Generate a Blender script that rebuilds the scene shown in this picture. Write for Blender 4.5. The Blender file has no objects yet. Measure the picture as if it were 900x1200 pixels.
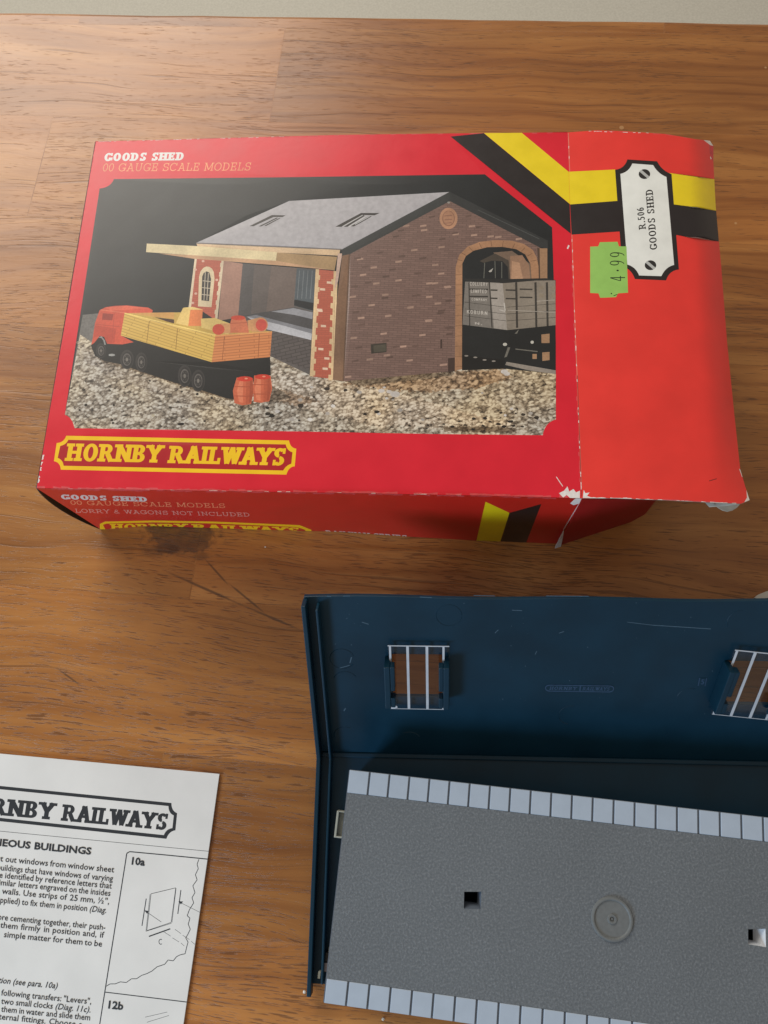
import bpy, bmesh, math, random
from mathutils import Vector, Matrix
from mathutils.geometry import delaunay_2d_cdt
random.seed(7)
SC = bpy.context.scene
COL = SC.collection
R_ = math.radians

# ------------------------------------------------------------------ camera
F, PITCH, ROLL, CAMH = 902.18, 0.29676, -0.23155, 0.42387      # focal length in pixels of a 900x1200 frame
CPOS = Vector((0, 0, CAMH))
_fw = Vector((0, math.sin(PITCH), -math.cos(PITCH)))
_r0 = Vector((1, 0, 0)); _u0 = _r0.cross(_fw)
CR = _r0 * math.cos(ROLL) + _u0 * math.sin(ROLL)
CU = -_r0 * math.sin(ROLL) + _u0 * math.cos(ROLL)
cd = bpy.data.cameras.new('camera'); cam = bpy.data.objects.new('camera', cd); COL.objects.link(cam)
cam.matrix_world = Matrix(((CR.x, CU.x, -_fw.x, 0), (CR.y, CU.y, -_fw.y, 0), (CR.z, CU.z, -_fw.z, CAMH), (0, 0, 0, 1)))
cd.sensor_fit = 'VERTICAL'; cd.sensor_height = 36.0; cd.sensor_width = 27.0
cd.lens = F / 1200 * 36
cd.clip_start = 0.01; cd.clip_end = 50
SC.camera = cam

def raydir(p): return _fw + CR * ((p[0] - 450) / F) - CU * ((p[1] - 600) / F)
def P(p, z=0.0):
    """point of the photograph -> point on the horizontal plane at height z"""
    d = raydir(p); return CPOS + d * ((z - CAMH) / d.z)
def PP(p, A, n):
    d = raydir(p); return CPOS + d * ((A - CPOS).dot(n) / d.dot(n))

# ------------------------------------------------------------------ materials
def lin(c):
    c = c / 255.0
    return c / 12.92 if c <= 0.04045 else ((c + 0.055) / 1.055) ** 2.4
def rgb(r, g, b, k=1.0): return (min(lin(r) * k, .95), min(lin(g) * k, .95), min(lin(b) * k, .95), 1)
MATS = {}
def newmat(name):
    m = bpy.data.materials.new(name); m.use_nodes = True
    return m, m.node_tree.nodes, m.node_tree.links, m.node_tree.nodes['Principled BSDF']
def flat(name, col, rough=.42, var=.06, scale=90, bump=0.0, bscale=800, spec=.5, metal=0.0):
    """plain surface with a little mottling in colour and gloss"""
    if name in MATS: return MATS[name]
    m, N, L, B = newmat(name)
    tc = N.new('ShaderNodeTexCoord')
    n = N.new('ShaderNodeTexNoise'); n.inputs['Scale'].default_value = scale; n.inputs['Detail'].default_value = 5
    L.new(tc.outputs['Object'], n.inputs['Vector'])
    mr = N.new('ShaderNodeMapRange'); mr.inputs[1].default_value = .3; mr.inputs[2].default_value = .7
    mr.inputs[3].default_value = 1 - var; mr.inputs[4].default_value = 1 + var
    L.new(n.outputs['Fac'], mr.inputs[0])
    mx = N.new('ShaderNodeMix'); mx.data_type = 'RGBA'; mx.blend_type = 'MULTIPLY'; mx.inputs[0].default_value = 1
    mx.inputs[6].default_value = col
    L.new(mr.outputs[0], mx.inputs[7])
    L.new(mx.outputs[2], B.inputs['Base Color'])
    mr2 = N.new('ShaderNodeMapRange'); mr2.inputs[3].default_value = rough - .06; mr2.inputs[4].default_value = rough + .08
    L.new(n.outputs['Fac'], mr2.inputs[0]); L.new(mr2.outputs[0], B.inputs['Roughness'])
    B.inputs['Specular IOR Level'].default_value = spec
    B.inputs['Metallic'].default_value = metal
    if bump:
        n2 = N.new('ShaderNodeTexNoise'); n2.inputs['Scale'].default_value = bscale; n2.inputs['Detail'].default_value = 3
        L.new(tc.outputs['Object'], n2.inputs['Vector'])
        b = N.new('ShaderNodeBump'); b.inputs['Strength'].default_value = bump; b.inputs['Distance'].default_value = .0003
        L.new(n2.outputs['Fac'], b.inputs['Height']); L.new(b.outputs[0], B.inputs['Normal'])
    MATS[name] = m
    return m

PK = 0.92   # print: photographed value -> ink albedo
def ink(r, g, b, var=.05, k=PK, rough=.36):
    return flat('ink_%d_%d_%d' % (r, g, b), rgb(r, g, b, k), rough=rough, var=var, scale=120, bump=.08, bscale=500)

def mat_gravel(name='printed_gravel', tint=(1, 1, 1, 1)):
    m, N, L, B = newmat(name)
    tc = N.new('ShaderNodeTexCoord'); mp = N.new('ShaderNodeMapping'); mp.inputs['Rotation'].default_value = (0, 0, R_(15)); mp.inputs['Scale'].default_value = (1, 1.45, 1)
    L.new(tc.outputs['Object'], mp.inputs[0])
    v = N.new('ShaderNodeTexVoronoi'); v.inputs['Scale'].default_value = 600; v.inputs['Randomness'].default_value = 1
    v2 = N.new('ShaderNodeTexNoise'); v2.inputs['Scale'].default_value = 520; v2.inputs['Detail'].default_value = 2
    L.new(mp.outputs[0], v.inputs['Vector']); L.new(mp.outputs[0], v2.inputs['Vector'])
    sep = N.new('ShaderNodeSeparateColor'); L.new(v.outputs['Color'], sep.inputs[0])
    add = N.new('ShaderNodeMath'); add.operation = 'MULTIPLY_ADD'; add.inputs[1].default_value = .55; L.new(sep.outputs[0], add.inputs[0]); L.new(v2.outputs['Fac'], add.inputs[2])
    sub = N.new('ShaderNodeMath'); sub.operation = 'MULTIPLY_ADD'; sub.inputs[1].default_value = -.42; L.new(v.outputs['Distance'], sub.inputs[0]); L.new(add.outputs[0], sub.inputs[2])
    cr = N.new('ShaderNodeValToRGB')
    e = cr.color_ramp.elements; e[0].position = .10; e[0].color = rgb(62, 55, 49, PK); e[1].position = .85; e[1].color = rgb(222, 214, 198, PK)
    a = e.new(.32); a.color = rgb(120, 108, 94, PK); a = e.new(.54); a.color = rgb(170, 156, 138, PK)
    L.new(sub.outputs[0], cr.inputs[0])
    big = N.new('ShaderNodeTexNoise'); big.inputs['Scale'].default_value = 28; L.new(tc.outputs['Object'], big.inputs['Vector'])
    cr2 = N.new('ShaderNodeValToRGB'); cr2.color_ramp.elements[0].position = .35; cr2.color_ramp.elements[1].position = .65
    cr2.color_ramp.elements[0].color = (.88, .9, .95, 1); cr2.color_ramp.elements[1].color = (1.08, .98, .8, 1); L.new(big.outputs['Fac'], cr2.inputs[0])
    mx = N.new('ShaderNodeMix'); mx.data_type = 'RGBA'; mx.blend_type = 'MULTIPLY'; mx.inputs[0].default_value = 1
    L.new(cr.outputs[0], mx.inputs[6]); L.new(cr2.outputs[0], mx.inputs[7])
    my = N.new('ShaderNodeMix'); my.data_type = 'RGBA'; my.blend_type = 'MULTIPLY'; my.inputs[0].default_value = 1; my.inputs[7].default_value = tint
    L.new(mx.outputs[2], my.inputs[6]); L.new(my.outputs[2], B.inputs['Base Color'])
    B.inputs['Roughness'].default_value = .36
    return m
def mat_brick(name, c1, c2, mortar, bw, bh, rot):
    m, N, L, B = newmat(name)
    tc = N.new('ShaderNodeTexCoord'); mp = N.new('ShaderNodeMapping'); mp.inputs['Rotation'].default_value = (0, 0, R_(rot))
    L.new(tc.outputs['Object'], mp.inputs[0])
    b = N.new('ShaderNodeTexBrick'); b.inputs['Scale'].default_value = 1; b.inputs['Brick Width'].default_value = bw; b.inputs['Row Height'].default_value = bh
    b.inputs['Mortar Size'].default_value = bh * .13; b.inputs['Mortar Smooth'].default_value = .3
    b.inputs['Color1'].default_value = c1; b.inputs['Color2'].default_value = c2; b.inputs['Mortar'].default_value = mortar
    L.new(mp.outputs[0], b.inputs['Vector']); L.new(b.outputs['Color'], B.inputs['Base Color'])
    B.inputs['Roughness'].default_value = .36
    return m
def mat_slate():
    m, N, L, B = newmat('printed_slates')
    tc = N.new('ShaderNodeTexCoord'); n = N.new('ShaderNodeTexNoise'); n.inputs['Scale'].default_value = 420; n.inputs['Detail'].default_value = 4
    L.new(tc.outputs['Object'], n.inputs['Vector'])
    cr = N.new('ShaderNodeValToRGB'); e = cr.color_ramp.elements; e[0].position = .3; e[0].color = rgb(170, 167, 171, PK); e[1].position = .7; e[1].color = rgb(186, 183, 187, PK)
    L.new(n.outputs['Fac'], cr.inputs[0]); L.new(cr.outputs[0], B.inputs['Base Color']); B.inputs['Roughness'].default_value = .36
    return m

# ------------------------------------------------------------------ objects
def loc_of(o):
    v = Vector((0, 0, 0))
    while o: v += o.location; o = o.parent
    return v
def link(name, me, mats, parent=None, origin=None):
    o = bpy.data.objects.new(name, me)
    for m in (mats if isinstance(mats, (list, tuple)) else [mats]): me.materials.append(m)
    COL.objects.link(o)
    if parent: o.parent = parent
    return o
def meshobj(name, verts, faces, mats, parent=None, fmat=None, smooth=False, uv=None):
    """verts in world space"""
    off = loc_of(parent) if parent else Vector((0, 0, 0))
    me = bpy.data.meshes.new(name)
    me.from_pydata([tuple(Vector(v) - off) for v in verts], [], faces)
    if fmat:
        for p, i in zip(me.polygons, fmat): p.material_index = i
    if smooth:
        for p in me.polygons: p.use_smooth = True
    me.update()
    return link(name, me, mats, parent)
def thing(name, label, cat, loc, group=None):
    o = bpy.data.objects.new(name, None); COL.objects.link(o); o.location = loc; o.empty_display_size = .02
    tag(o, label, cat, group); return o
def tag(o, label, cat, group=None):
    o['label'] = label; o['category'] = cat
    if group: o['group'] = group
def solidify(o, t, offset=-1, bev=0):
    m = o.modifiers.new('thickness', 'SOLIDIFY'); m.thickness = t; m.offset = offset
    if bev:
        b = o.modifiers.new('bevel', 'BEVEL'); b.width = bev; b.segments = 2; b.limit_method = 'ANGLE'
    return o
def bevel(o, w, seg=2):
    b = o.modifiers.new('bevel', 'BEVEL'); b.width = w; b.segments = seg; b.limit_method = 'ANGLE'; return o

def boxes(name, frame, items, mat, parent, bev=0):
    """items: (a0,a1,b0,b1,c0,c1) in the frame (origin, ea, eb, ec)"""
    O, ea, eb, ec = frame
    vs, fs = [], []
    for a0, a1, b0, b1, c0, c1 in items:
        k = len(vs)
        for c in (c0, c1):
            for a, b in ((a0, b0), (a1, b0), (a1, b1), (a0, b1)): vs.append(O + ea * a + eb * b + ec * c)
        q = [(0, 3, 2, 1), (4, 5, 6, 7), (0, 1, 5, 4), (1, 2, 6, 5), (2, 3, 7, 6), (3, 0, 4, 7)]
        if ea.cross(eb).dot(ec) < 0: q = [tuple(reversed(x)) for x in q]
        fs += [tuple(k + i for i in f) for f in q]
    o = meshobj(name, vs, fs, mat, parent)
    if bev: bevel(o, bev)
    return o

def sarea(pl): return sum(pl[i - 1][0] * pl[i][1] - pl[i][0] * pl[i - 1][1] for i in range(len(pl))) / 2
def planar(layers, fn, parent, grid=(), flip=True, curved=False):
    """painter's algorithm on one sheet. layers: (part, material, polygon) bottom to top, the first is the sheet's outline.
    material None cuts a hole. fn maps 2D -> 3D."""
    vs, faces = [], []
    for part, mat, pl in layers:
        if abs(sarea(pl)) < 1e-9: continue
        pl = list(pl)
        if sarea(pl) < 0: pl.reverse()
        k = len(vs); vs += [Vector((p[0], p[1])) for p in pl]; faces.append(list(range(k, k + len(pl))))
    lay = [l for l in layers if abs(sarea(l[2])) >= 1e-9]
    vs += [Vector(g) for g in grid]
    V, E_, Fc, ov, oe, of = delaunay_2d_cdt(vs, [], faces, 0, 1e-5, True)
    W = [fn((v.x, v.y)) for v in V]
    parts = {}
    for f, src in zip(Fc, of):
        if 0 not in src: continue
        part, mat, _ = lay[max(src)]
        if mat is None: continue
        d = parts.setdefault(part, ([], [], {}, []))
        ids = []
        for i in f:
            if i not in d[2]: d[2][i] = len(d[0]); d[0].append(W[i])
            ids.append(d[2][i])
        if mat not in d[3]: d[3].append(mat)
        d[1].append((tuple(reversed(ids)) if flip else tuple(ids), d[3].index(mat)))
    out = {}
    for part, (pv, pf, _, mats) in list(parts.items()):
        out[part] = meshobj(part, pv, [f for f, mi in pf], mats, parent, [mi for f, mi in pf])
        if curved:
            nn = [None] * len(pv)
            for i, k in _.items():
                q = V[i]; a = fn((q.x + .8, q.y)) - fn((q.x - .8, q.y)); b = fn((q.x, q.y + .8)) - fn((q.x, q.y - .8)); n_ = b.cross(a).normalized(); nn[k] = n_ if n_.z > 0 else -n_
            me = out[part].data
            for p_ in me.polygons: p_.use_smooth = True
            me.normals_split_custom_set_from_vertices(nn)
    return out

# ------------------------------------------------------------------ slab-serif lettering
def _ln(x0, y0, x1, y1, w):
    dx, dy = x1 - x0, y1 - y0; l = math.hypot(dx, dy); nx, ny = -dy / l * w / 2, dx / l * w / 2
    return [(x0 + nx, y0 + ny), (x0 - nx, y0 - ny), (x1 - nx, y1 - ny), (x1 + nx, y1 + ny)]
def _rc(x0, y0, x1, y1): return [(x0, y0), (x1, y0), (x1, y1), (x0, y1)]
def _arc(cx, cy, rx, ry, a0, a1, wx, wy, n=None):
    n = n or max(4, int(abs(a1 - a0) / 24)); out = []
    for i in range(n):
        q = []
        for a, s in ((a0 + (a1 - a0) * i / n, 0), (a0 + (a1 - a0) * (i + 1) / n, 0), (a0 + (a1 - a0) * (i + 1) / n, 1), (a0 + (a1 - a0) * i / n, 1)):
            c, sn = math.cos(R_(a)), math.sin(R_(a)); q.append((cx + (rx - s * wx) * c, cy + (ry - s * wy) * sn))
        out.append(q)
    return out
def glyph(ch, T, s, serif=True):
    g = []; h = T / 2
    def st(x, y0=0, y1=1): g.append(_rc(x - h, y0, x + h, y1))
    def sl(x, y, hw=None):
        if not serif: return
        hw = hw or T * .5 + .1; g.append(_rc(x - hw, y - (s if y > .5 else 0), x + hw, y + (0 if y > .5 else s)))
    def bar(x0, x1, y): g.append(_rc(x0, y, x1, y + s))
    if ch == 'H': st(.2); st(.72); bar(.2, .72, .5 - s / 2); [sl(x, y) for x in (.2, .72) for y in (0, 1)]; w = .96
    elif ch in 'OQ': g += _arc(.45, .5, .42, .52, 0, 360, T, s * 1.05, 20); w = .93
    elif ch == '0': g += _arc(.32, .5, .29, .51, 0, 360, T, s * 1.05, 18); w = .66
    elif ch == 'R':
        st(.2); sl(.2, 0); sl(.17, 1); bar(.2, .45, 1 - s); bar(.2, .5, .43); g += _arc(.45, .72, .31, .28, -90, 90, T, s)
        g.append(_ln(.5, .47, .76, .03, T)); sl(.8, 0, .13); w = .95
    elif ch == 'P': st(.2); sl(.2, 0); sl(.17, 1); bar(.2, .45, 1 - s); bar(.2, .45, .42); g += _arc(.45, .71, .3, .29, -90, 90, T, s); w = .8
    elif ch == 'N': st(.2 ); st(.78); g.append(_ln(.2, .94, .78, .06, T)); sl(.16, 1); sl(.2, 0); sl(.78, 1); w = .98
    elif ch == 'M': st(.18); st(.96); g.append(_ln(.2, .95, .57, .1, T)); g.append(_ln(.57, .1, .94, .95, T)); sl(.16, 1); sl(.18, 0); sl(.98, 1); sl(.96, 0); w = 1.15
    elif ch == 'B':
        st(.2); sl(.16, 0); sl(.16, 1); bar(.2, .45, 0); bar(.2, .45, 1 - s); bar(.2, .5, .5 - s / 2)
        g += _arc(.42, .735, .3, .265, -90, 90, T, s); g += _arc(.45, .27, .32, .27, -90, 90, T, s); w = .86
    elif ch == 'D': st(.2); sl(.16, 0); sl(.16, 1); bar(.2, .42, 0); bar(.2, .42, 1 - s); g += _arc(.42, .5, .42, .5, -90, 90, T, s); w = .92
    elif ch == 'Y': g += [_ln(.14, .97, .45, .47, T), _ln(.76, .97, .45, .47, T)]; st(.45, 0, .5); sl(.14, 1); sl(.76, 1); sl(.45, 0); w = .9
    elif ch == 'A': g += [_ln(.16, .02, .46, 1, T), _ln(.46, 1, .76, .02, T)]; bar(.26, .68, .28); sl(.14, 0); sl(.78, 0); bar(.26, .5, 1 - s) if serif else 0; w = .93
    elif ch == 'K': st(.2); sl(.2, 0); sl(.2, 1); g += [_ln(.26, .4, .74, .98, T), _ln(.4, .56, .8, .02, T)]; sl(.78, 0, .14); sl(.74, 1, .14); w = .95
    elif ch == 'I': st(.22); sl(.22, 0); sl(.22, 1); w = .46
    elif ch == 'L': st(.2); sl(.18, 0); sl(.2, 1); bar(.2, .72, 0); g.append(_rc(.72 - s, 0, .72, .36)) if serif else 0; w = .78
    elif ch == 'E':
        st(.2); sl(.16, 0); sl(.16, 1); bar(.2, .72, 0); bar(.2, .7, 1 - s); bar(.2, .58, .5 - s / 2)
        if serif: g += [_rc(.72 - s, 0, .72, .32), _rc(.7 - s, .7, .7, 1), _rc(.58 - s * .8, .36, .58, .66)]
        w = .82
    elif ch == 'F': st(.2); sl(.2, 0); sl(.16, 1); bar(.2, .7, 1 - s); bar(.2, .58, .5 - s / 2); w = .76
    elif ch == 'T': st(.42); sl(.42, 0); bar(.06, .78, 1 - s); g += [_rc(.06, .72, .06 + s, 1), _rc(.78 - s, .72, .78, 1)] if serif else []; w = .86
    elif ch == 'U': st(.2, .3, 1); st(.74, .3, 1); g += _arc(.47, .32, .27 + h, .33, 180, 360, T, s); sl(.2, 1); sl(.74, 1); w = .96
    elif ch == 'V': g += [_ln(.14, .98, .45, .02, T), _ln(.76, .98, .45, .02, T)]; sl(.14, 1); sl(.76, 1); w = .9
    elif ch == 'W': g += [_ln(.14, .98, .36, .04, T), _ln(.36, .04, .58, .96, T), _ln(.58, .96, .8, .04, T), _ln(.8, .04, 1.02, .98, T)]; sl(.14, 1); sl(.58, 1, .14); sl(1.02, 1); w = 1.16
    elif ch == 'S':
        g += _arc(.4, .73, .32, .28, 25, 265, T, s); g += _arc(.4, .265, .33, .28, 85, -155, T, s)
        if serif: g += [_rc(.67 - s * .6, .68, .67 + s * .3, 1), _rc(.08, 0, .08 + s * .9, .32)]
        w = .8
    elif ch in 'GC':
        g += _arc(.46, .5, .43, .52, 40, 325, T, s * 1.05)
        if serif: g.append(_rc(.8 - s * .5, .66, .8 + s * .5, 1))
        if ch == 'G': g += [_rc(.79 - h, .08, .79 + h, .44), _rc(.52, .42 - s, .92, .44)]
        w = .94
    elif ch == '5': bar(.14, .56, 1 - s); g.append(_rc(.12, .52, .12 + T * .8, 1)); g += _arc(.3, .32, .3, .33, 120, -150, T, s); w = .66
    elif ch == '6': g += _arc(.32, .31, .28, .32, 0, 360, T, s, 16); g += _arc(.44, .4, .4, .62, 90, 185, T, s); w = .66
    elif ch == '9': g += _arc(.32, .69, .28, .32, 0, 360, T, s, 16); g += _arc(.2, .6, .4, .6, -90, 5, T, s); w = .66
    elif ch == '4': g += [_ln(.44, 1, .08, .36, T * .8)]; st(.46, 0, 1); bar(.04, .66, .28); w = .7
    elif ch == '.': g.append(_rc(.08, 0, .08 + max(T, .14), max(T, .14))); w = .32
    elif ch == '-': g.append(_rc(.1, .42, .1 + max(T, .16), .42 + max(T, .16))); w = .4
    elif ch == '&': g += _arc(.38, .75, .2, .25, 0, 360, T * .8, s, 12); g += _arc(.34, .27, .3, .28, 60, 330, T * .8, s); g.append(_ln(.24, .62, .76, .03, T * .8)); w = .86
    else: w = .42
    return g, w
def text_polys(txt, p0, p1, capv, T=.24, s=.17, slant=.0, gap=.02, serif=True):
    """letters between p0 and p1 on the baseline, capv = vector of the capital height (2D)"""
    x = 0; items = []
    for ch in txt:
        g, w = glyph(ch, T, s, serif); items.append((g, x)); x += w + gap
    ux, uy = (p1[0] - p0[0]) / x, (p1[1] - p0[1]) / x
    out = []
    for g, ox in items:
        for pl in g:
            q = []
            for a, b in pl:
                X = a + ox + slant * b
                q.append((p0[0] + ux * X + capv[0] * b, p0[1] + uy * X + capv[1] * b))
            out.append(q)
    return out
def arcpts(c, r, a0, a1, n=6, ry=None):
    ry = r if ry is None else ry
    return [(c[0] + r * math.cos(R_(a0 + (a1 - a0) * i / n)), c[1] + ry * math.sin(R_(a0 + (a1 - a0) * i / n))) for i in range(n + 1)]
def ell(cx, cy, rx, ry, n=16): return [(cx + rx * math.cos(2 * math.pi * i / n), cy + ry * math.sin(2 * math.pi * i / n)) for i in range(n)]
def seg(a, b, w): return _ln(a[0], a[1], b[0], b[1], w)
def qcurve(a, c, b, n=6):
    return [((1 - t) ** 2 * a[0] + 2 * t * (1 - t) * c[0] + t * t * b[0], (1 - t) ** 2 * a[1] + 2 * t * (1 - t) * c[1] + t * t * b[1]) for t in [i / n for i in range(n + 1)]]

# ------------------------------------------------------------------ table and floor
GA = R_(-18.2)
gx, gy = Vector((math.cos(GA), math.sin(GA), 0)), Vector((-math.sin(GA), math.cos(GA), 0))
edge = P((450, 18.5))
TO = Vector((edge.x, edge.y, 0))         # table origin: middle of the back edge
def tl(p):                               # photograph point -> table-local coordinates
    v = P(p) - TO; return (v.dot(gx), v.dot(gy))

def mat_wood():
    m, N, L, B = newmat('varnished_wood')
    def node(t, **k):
        n = N.new(t)
        for a, b in k.items(): setattr(n, a, b)
        return n
    def mapp(src, sc, rot=0):
        n = node('ShaderNodeMapping'); n.inputs['Scale'].default_value = sc; n.inputs['Rotation'].default_value = (0, 0, rot); L.new(src, n.inputs[0]); return n.outputs[0]
    def noise(v, scale, detail=4, rough=.55, dist=0):
        n = node('ShaderNodeTexNoise'); n.inputs['Scale'].default_value = scale; n.inputs['Detail'].default_value = detail
        n.inputs['Roughness'].default_value = rough; n.inputs['Distortion'].default_value = dist; L.new(v, n.inputs['Vector']); return n.outputs['Fac']
    def ramp(src, *st):
        n = node('ShaderNodeValToRGB'); e = n.color_ramp.elements
        e[0].position, e[0].color = st[0]; e[1].position, e[1].color = st[-1]
        for p, c in st[1:-1]: q = e.new(p); q.color = c
        L.new(src, n.inputs[0]); return n.outputs[0]
    def mix(mode, f, a, b):
        n = node('ShaderNodeMix', data_type='RGBA', blend_type=mode)
        for s_, i in ((f, 0), (a, 6), (b, 7)):
            if hasattr(s_, 'is_linked') or hasattr(s_, 'links'): L.new(s_, n.inputs[i])
            else: n.inputs[i].default_value = s_
        return n.outputs[2]
    def math_(op, a, b=None, c=None):
        n = node('ShaderNodeMath', operation=op)
        for s_, i in ((a, 0), (b, 1), (c, 2)):
            if s_ is None: continue
            if hasattr(s_, 'links'): L.new(s_, n.inputs[i])
            else: n.inputs[i].default_value = s_
        return n.outputs[0]
    G = lambda v: (v, v, v, 1)
    tc = node('ShaderNodeTexCoord').outputs['Object']
    # staves
    bk = node('ShaderNodeTexBrick', offset=.37, offset_frequency=2, squash=1); bk.inputs['Scale'].default_value = 1
    bk.inputs['Brick Width'].default_value = .42; bk.inputs['Row Height'].default_value = .083; bk.inputs['Mortar Size'].default_value = .0004
    bk.inputs['Mortar Smooth'].default_value = .6; bk.inputs['Color1'].default_value = G(0); bk.inputs['Color2'].default_value = G(1); bk.inputs['Mortar'].default_value = G(.2)
    mpb = node('ShaderNodeMapping'); mpb.inputs['Location'].default_value = (.07, .012, 0); L.new(tc, mpb.inputs[0]); L.new(mpb.outputs[0], bk.inputs['Vector'])
    stv = node('ShaderNodeSeparateColor'); L.new(bk.outputs['Color'], stv.inputs[0]); stv = stv.outputs[0]
    # shift the figure from stave to stave
    cmb = node('ShaderNodeCombineXYZ'); L.new(math_('MULTIPLY', stv, 3.1), cmb.inputs[0]); L.new(math_('MULTIPLY', stv, 7.7), cmb.inputs[2])
    va = node('ShaderNodeVectorMath', operation='ADD'); L.new(tc, va.inputs[0]); L.new(cmb.outputs[0], va.inputs[1]); tcs = va.outputs[0]
    # slow wander of the grain
    wn = node('ShaderNodeTexNoise'); wn.inputs['Scale'].default_value = 6; wn.inputs['Detail'].default_value = 2; L.new(mapp(tcs, (1, 2.2, 1)), wn.inputs['Vector'])
    wv = node('ShaderNodeVectorMath', operation='MULTIPLY_ADD'); L.new(wn.outputs['Color'], wv.inputs[0]); wv.inputs[1].default_value = (.0, .03, 0); L.new(tcs, wv.inputs[2]); w = wv.outputs[0]
    base = ramp(noise(mapp(w, (3, 42, 3)), 1.0, 5, .6, .4), (.25, rgb(148, 92, 42, .86)), (.5, rgb(172, 114, 57, .88)), (.78, rgb(194, 138, 76, .9)))
    tone = ramp(stv, (0, (.80, .77, .72, 1)), (1, (1.12, 1.11, 1.09, 1)))
    c = mix('MULTIPLY', 1.0, base, tone)
    c = mix('MULTIPLY', 1.0, c, ramp(noise(mapp(w, (5, 13, 5)), 1, 4, .6), (.32, (.80, .76, .70, 1)), (.5, G(1)), (.7, (1.12, 1.10, 1.06, 1))))
    # annual-ring lines
    wave = node('ShaderNodeTexWave', wave_type='BANDS', bands_direction='Y'); wave.inputs['Scale'].default_value = 26; wave.inputs['Distortion'].default_value = 9
    wave.inputs['Detail'].default_value = 3; wave.inputs['Detail Scale'].default_value = .7; wave.inputs['Detail Roughness'].default_value = .6
    L.new(mapp(w, (.22, 1, 1)), wave.inputs['Vector'])
    c = mix('MULTIPLY', ramp(noise(tc, 5, 2), (.36, G(.15)), (.62, G(.95))), c, ramp(wave.outputs['Fac'], (.0, (.76, .68, .58, 1)), (.36, G(1)), (1, G(1))))
    fine = noise(mapp(w, (40, 900, 40)), 1, 3, .6)
    c = mix('MULTIPLY', .38, c, ramp(fine, (.3, (.78, .74, .70, 1)), (.62, (1.05, 1.05, 1.05, 1))))
    # open pores: short dark dashes along the grain, thick in places
    dens = noise(mapp(tc, (7, 11, 7)), 1, 3)
    near = node('ShaderNodeSeparateXYZ'); L.new(tc, near.inputs[0])
    back = node('ShaderNodeMapRange'); back.inputs[1].default_value = -.10; back.inputs[2].default_value = -.36; back.inputs[3].default_value = -.12; back.inputs[4].default_value = .045; L.new(near.outputs[1], back.inputs[0])
    cl = node('ShaderNodeMapRange'); cl.inputs[1].default_value = .36; cl.inputs[2].default_value = .62; L.new(dens, cl.inputs[0])
    dd = math_('MULTIPLY_ADD', back.outputs[0], 3.0, cl.outputs[0])
    pn = noise(mapp(w, (95, 1650, 60)), 1, 1.8, .5)
    thr = math_('MULTIPLY_ADD', dd, -.125, .672)
    po = node('ShaderNodeMapRange'); po.inputs[3].default_value = 0; po.inputs[4].default_value = 1; L.new(pn, po.inputs[0]); L.new(thr, po.inputs[1]); L.new(math_('ADD', thr, .07), po.inputs[2])
    pl_ = noise(mapp(w, (9, 560, 60)), 1, 2, .5)
    pr2 = node('ShaderNodeMapRange'); pr2.inputs[1].default_value = .63; pr2.inputs[2].default_value = .71; pr2.inputs[3].default_value = 0; pr2.inputs[4].default_value = .75; L.new(pl_, pr2.inputs[0])
    pores = math_('MAXIMUM', po.outputs[0], pr2.outputs[0])
    c = mix('MIX', math_('MULTIPLY', pores, .66), c, rgb(92, 54, 26, .9))
    # two long dark veins and the smoky stain in front of the box
    def spot(p, rx, ry, nz, dist, rot=0):
        x, y = tl(p); a = node('ShaderNodeVectorMath', operation='SUBTRACT'); L.new(tc, a.inputs[0]); a.inputs[1].default_value = (x, y, 0)
        r = node('ShaderNodeVectorRotate', rotation_type='Z_AXIS'); r.inputs['Angle'].default_value = -rot; L.new(a.outputs[0], r.inputs['Vector'])
        mu = node('ShaderNodeVectorMath', operation='MULTIPLY'); L.new(r.outputs[0], mu.inputs[0]); mu.inputs[1].default_value = (1 / rx, 1 / ry, 0)
        ln = node('ShaderNodeVectorMath', operation='LENGTH'); L.new(mu.outputs[0], ln.inputs[0])
        return math_('ADD', ln.outputs['Value'], math_('MULTIPLY_ADD', noise(tc, nz, 5, .65), dist, -dist / 2))
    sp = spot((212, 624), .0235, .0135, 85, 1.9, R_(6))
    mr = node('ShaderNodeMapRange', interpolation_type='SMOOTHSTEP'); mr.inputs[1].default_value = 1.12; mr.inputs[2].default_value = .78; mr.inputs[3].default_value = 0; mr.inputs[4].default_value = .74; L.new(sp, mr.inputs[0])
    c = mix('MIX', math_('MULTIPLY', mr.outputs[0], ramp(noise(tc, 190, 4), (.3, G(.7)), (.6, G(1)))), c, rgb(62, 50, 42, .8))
    def vein(a, b, wd_):
        (x0, y0), (x1, y1) = tl(a), tl(b); return (((a[0] + b[0]) / 2, (a[1] + b[1]) / 2), math.hypot(x1 - x0, y1 - y0) / 2 * 1.1, wd_, .75, math.atan2(y1 - y0, x1 - x0))
    for p, rx, ry, f, rot in (((203, 643), .004, .0025, .8, 0), ((181, 646), .009, .005, .45, 0), ((236, 652), .006, .003, .5, .2), ((330, 705), .05, .03, .15, 0), vein((240, 655), (268, 686), .0007), vein((266, 682), (312, 720), .0007), vein((200, 672), (290, 712), .0009), vein((290, 712), (352, 738), .0008), vein((68, 784), (94, 803), .0006), ((135, 632), .02, .010, .25, 0), ((150, 700), .03, .02, .16, 0)):
        s2 = spot(p, rx, ry, 90, .9, rot); q = node('ShaderNodeMapRange', interpolation_type='SMOOTHSTEP'); q.inputs[1].default_value = 1.2; q.inputs[2].default_value = .4; q.inputs[3].default_value = 0; q.inputs[4].default_value = f; L.new(s2, q.inputs[0])
        c = mix('MIX', q.outputs[0], c, rgb(84, 58, 38, .8))
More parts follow.
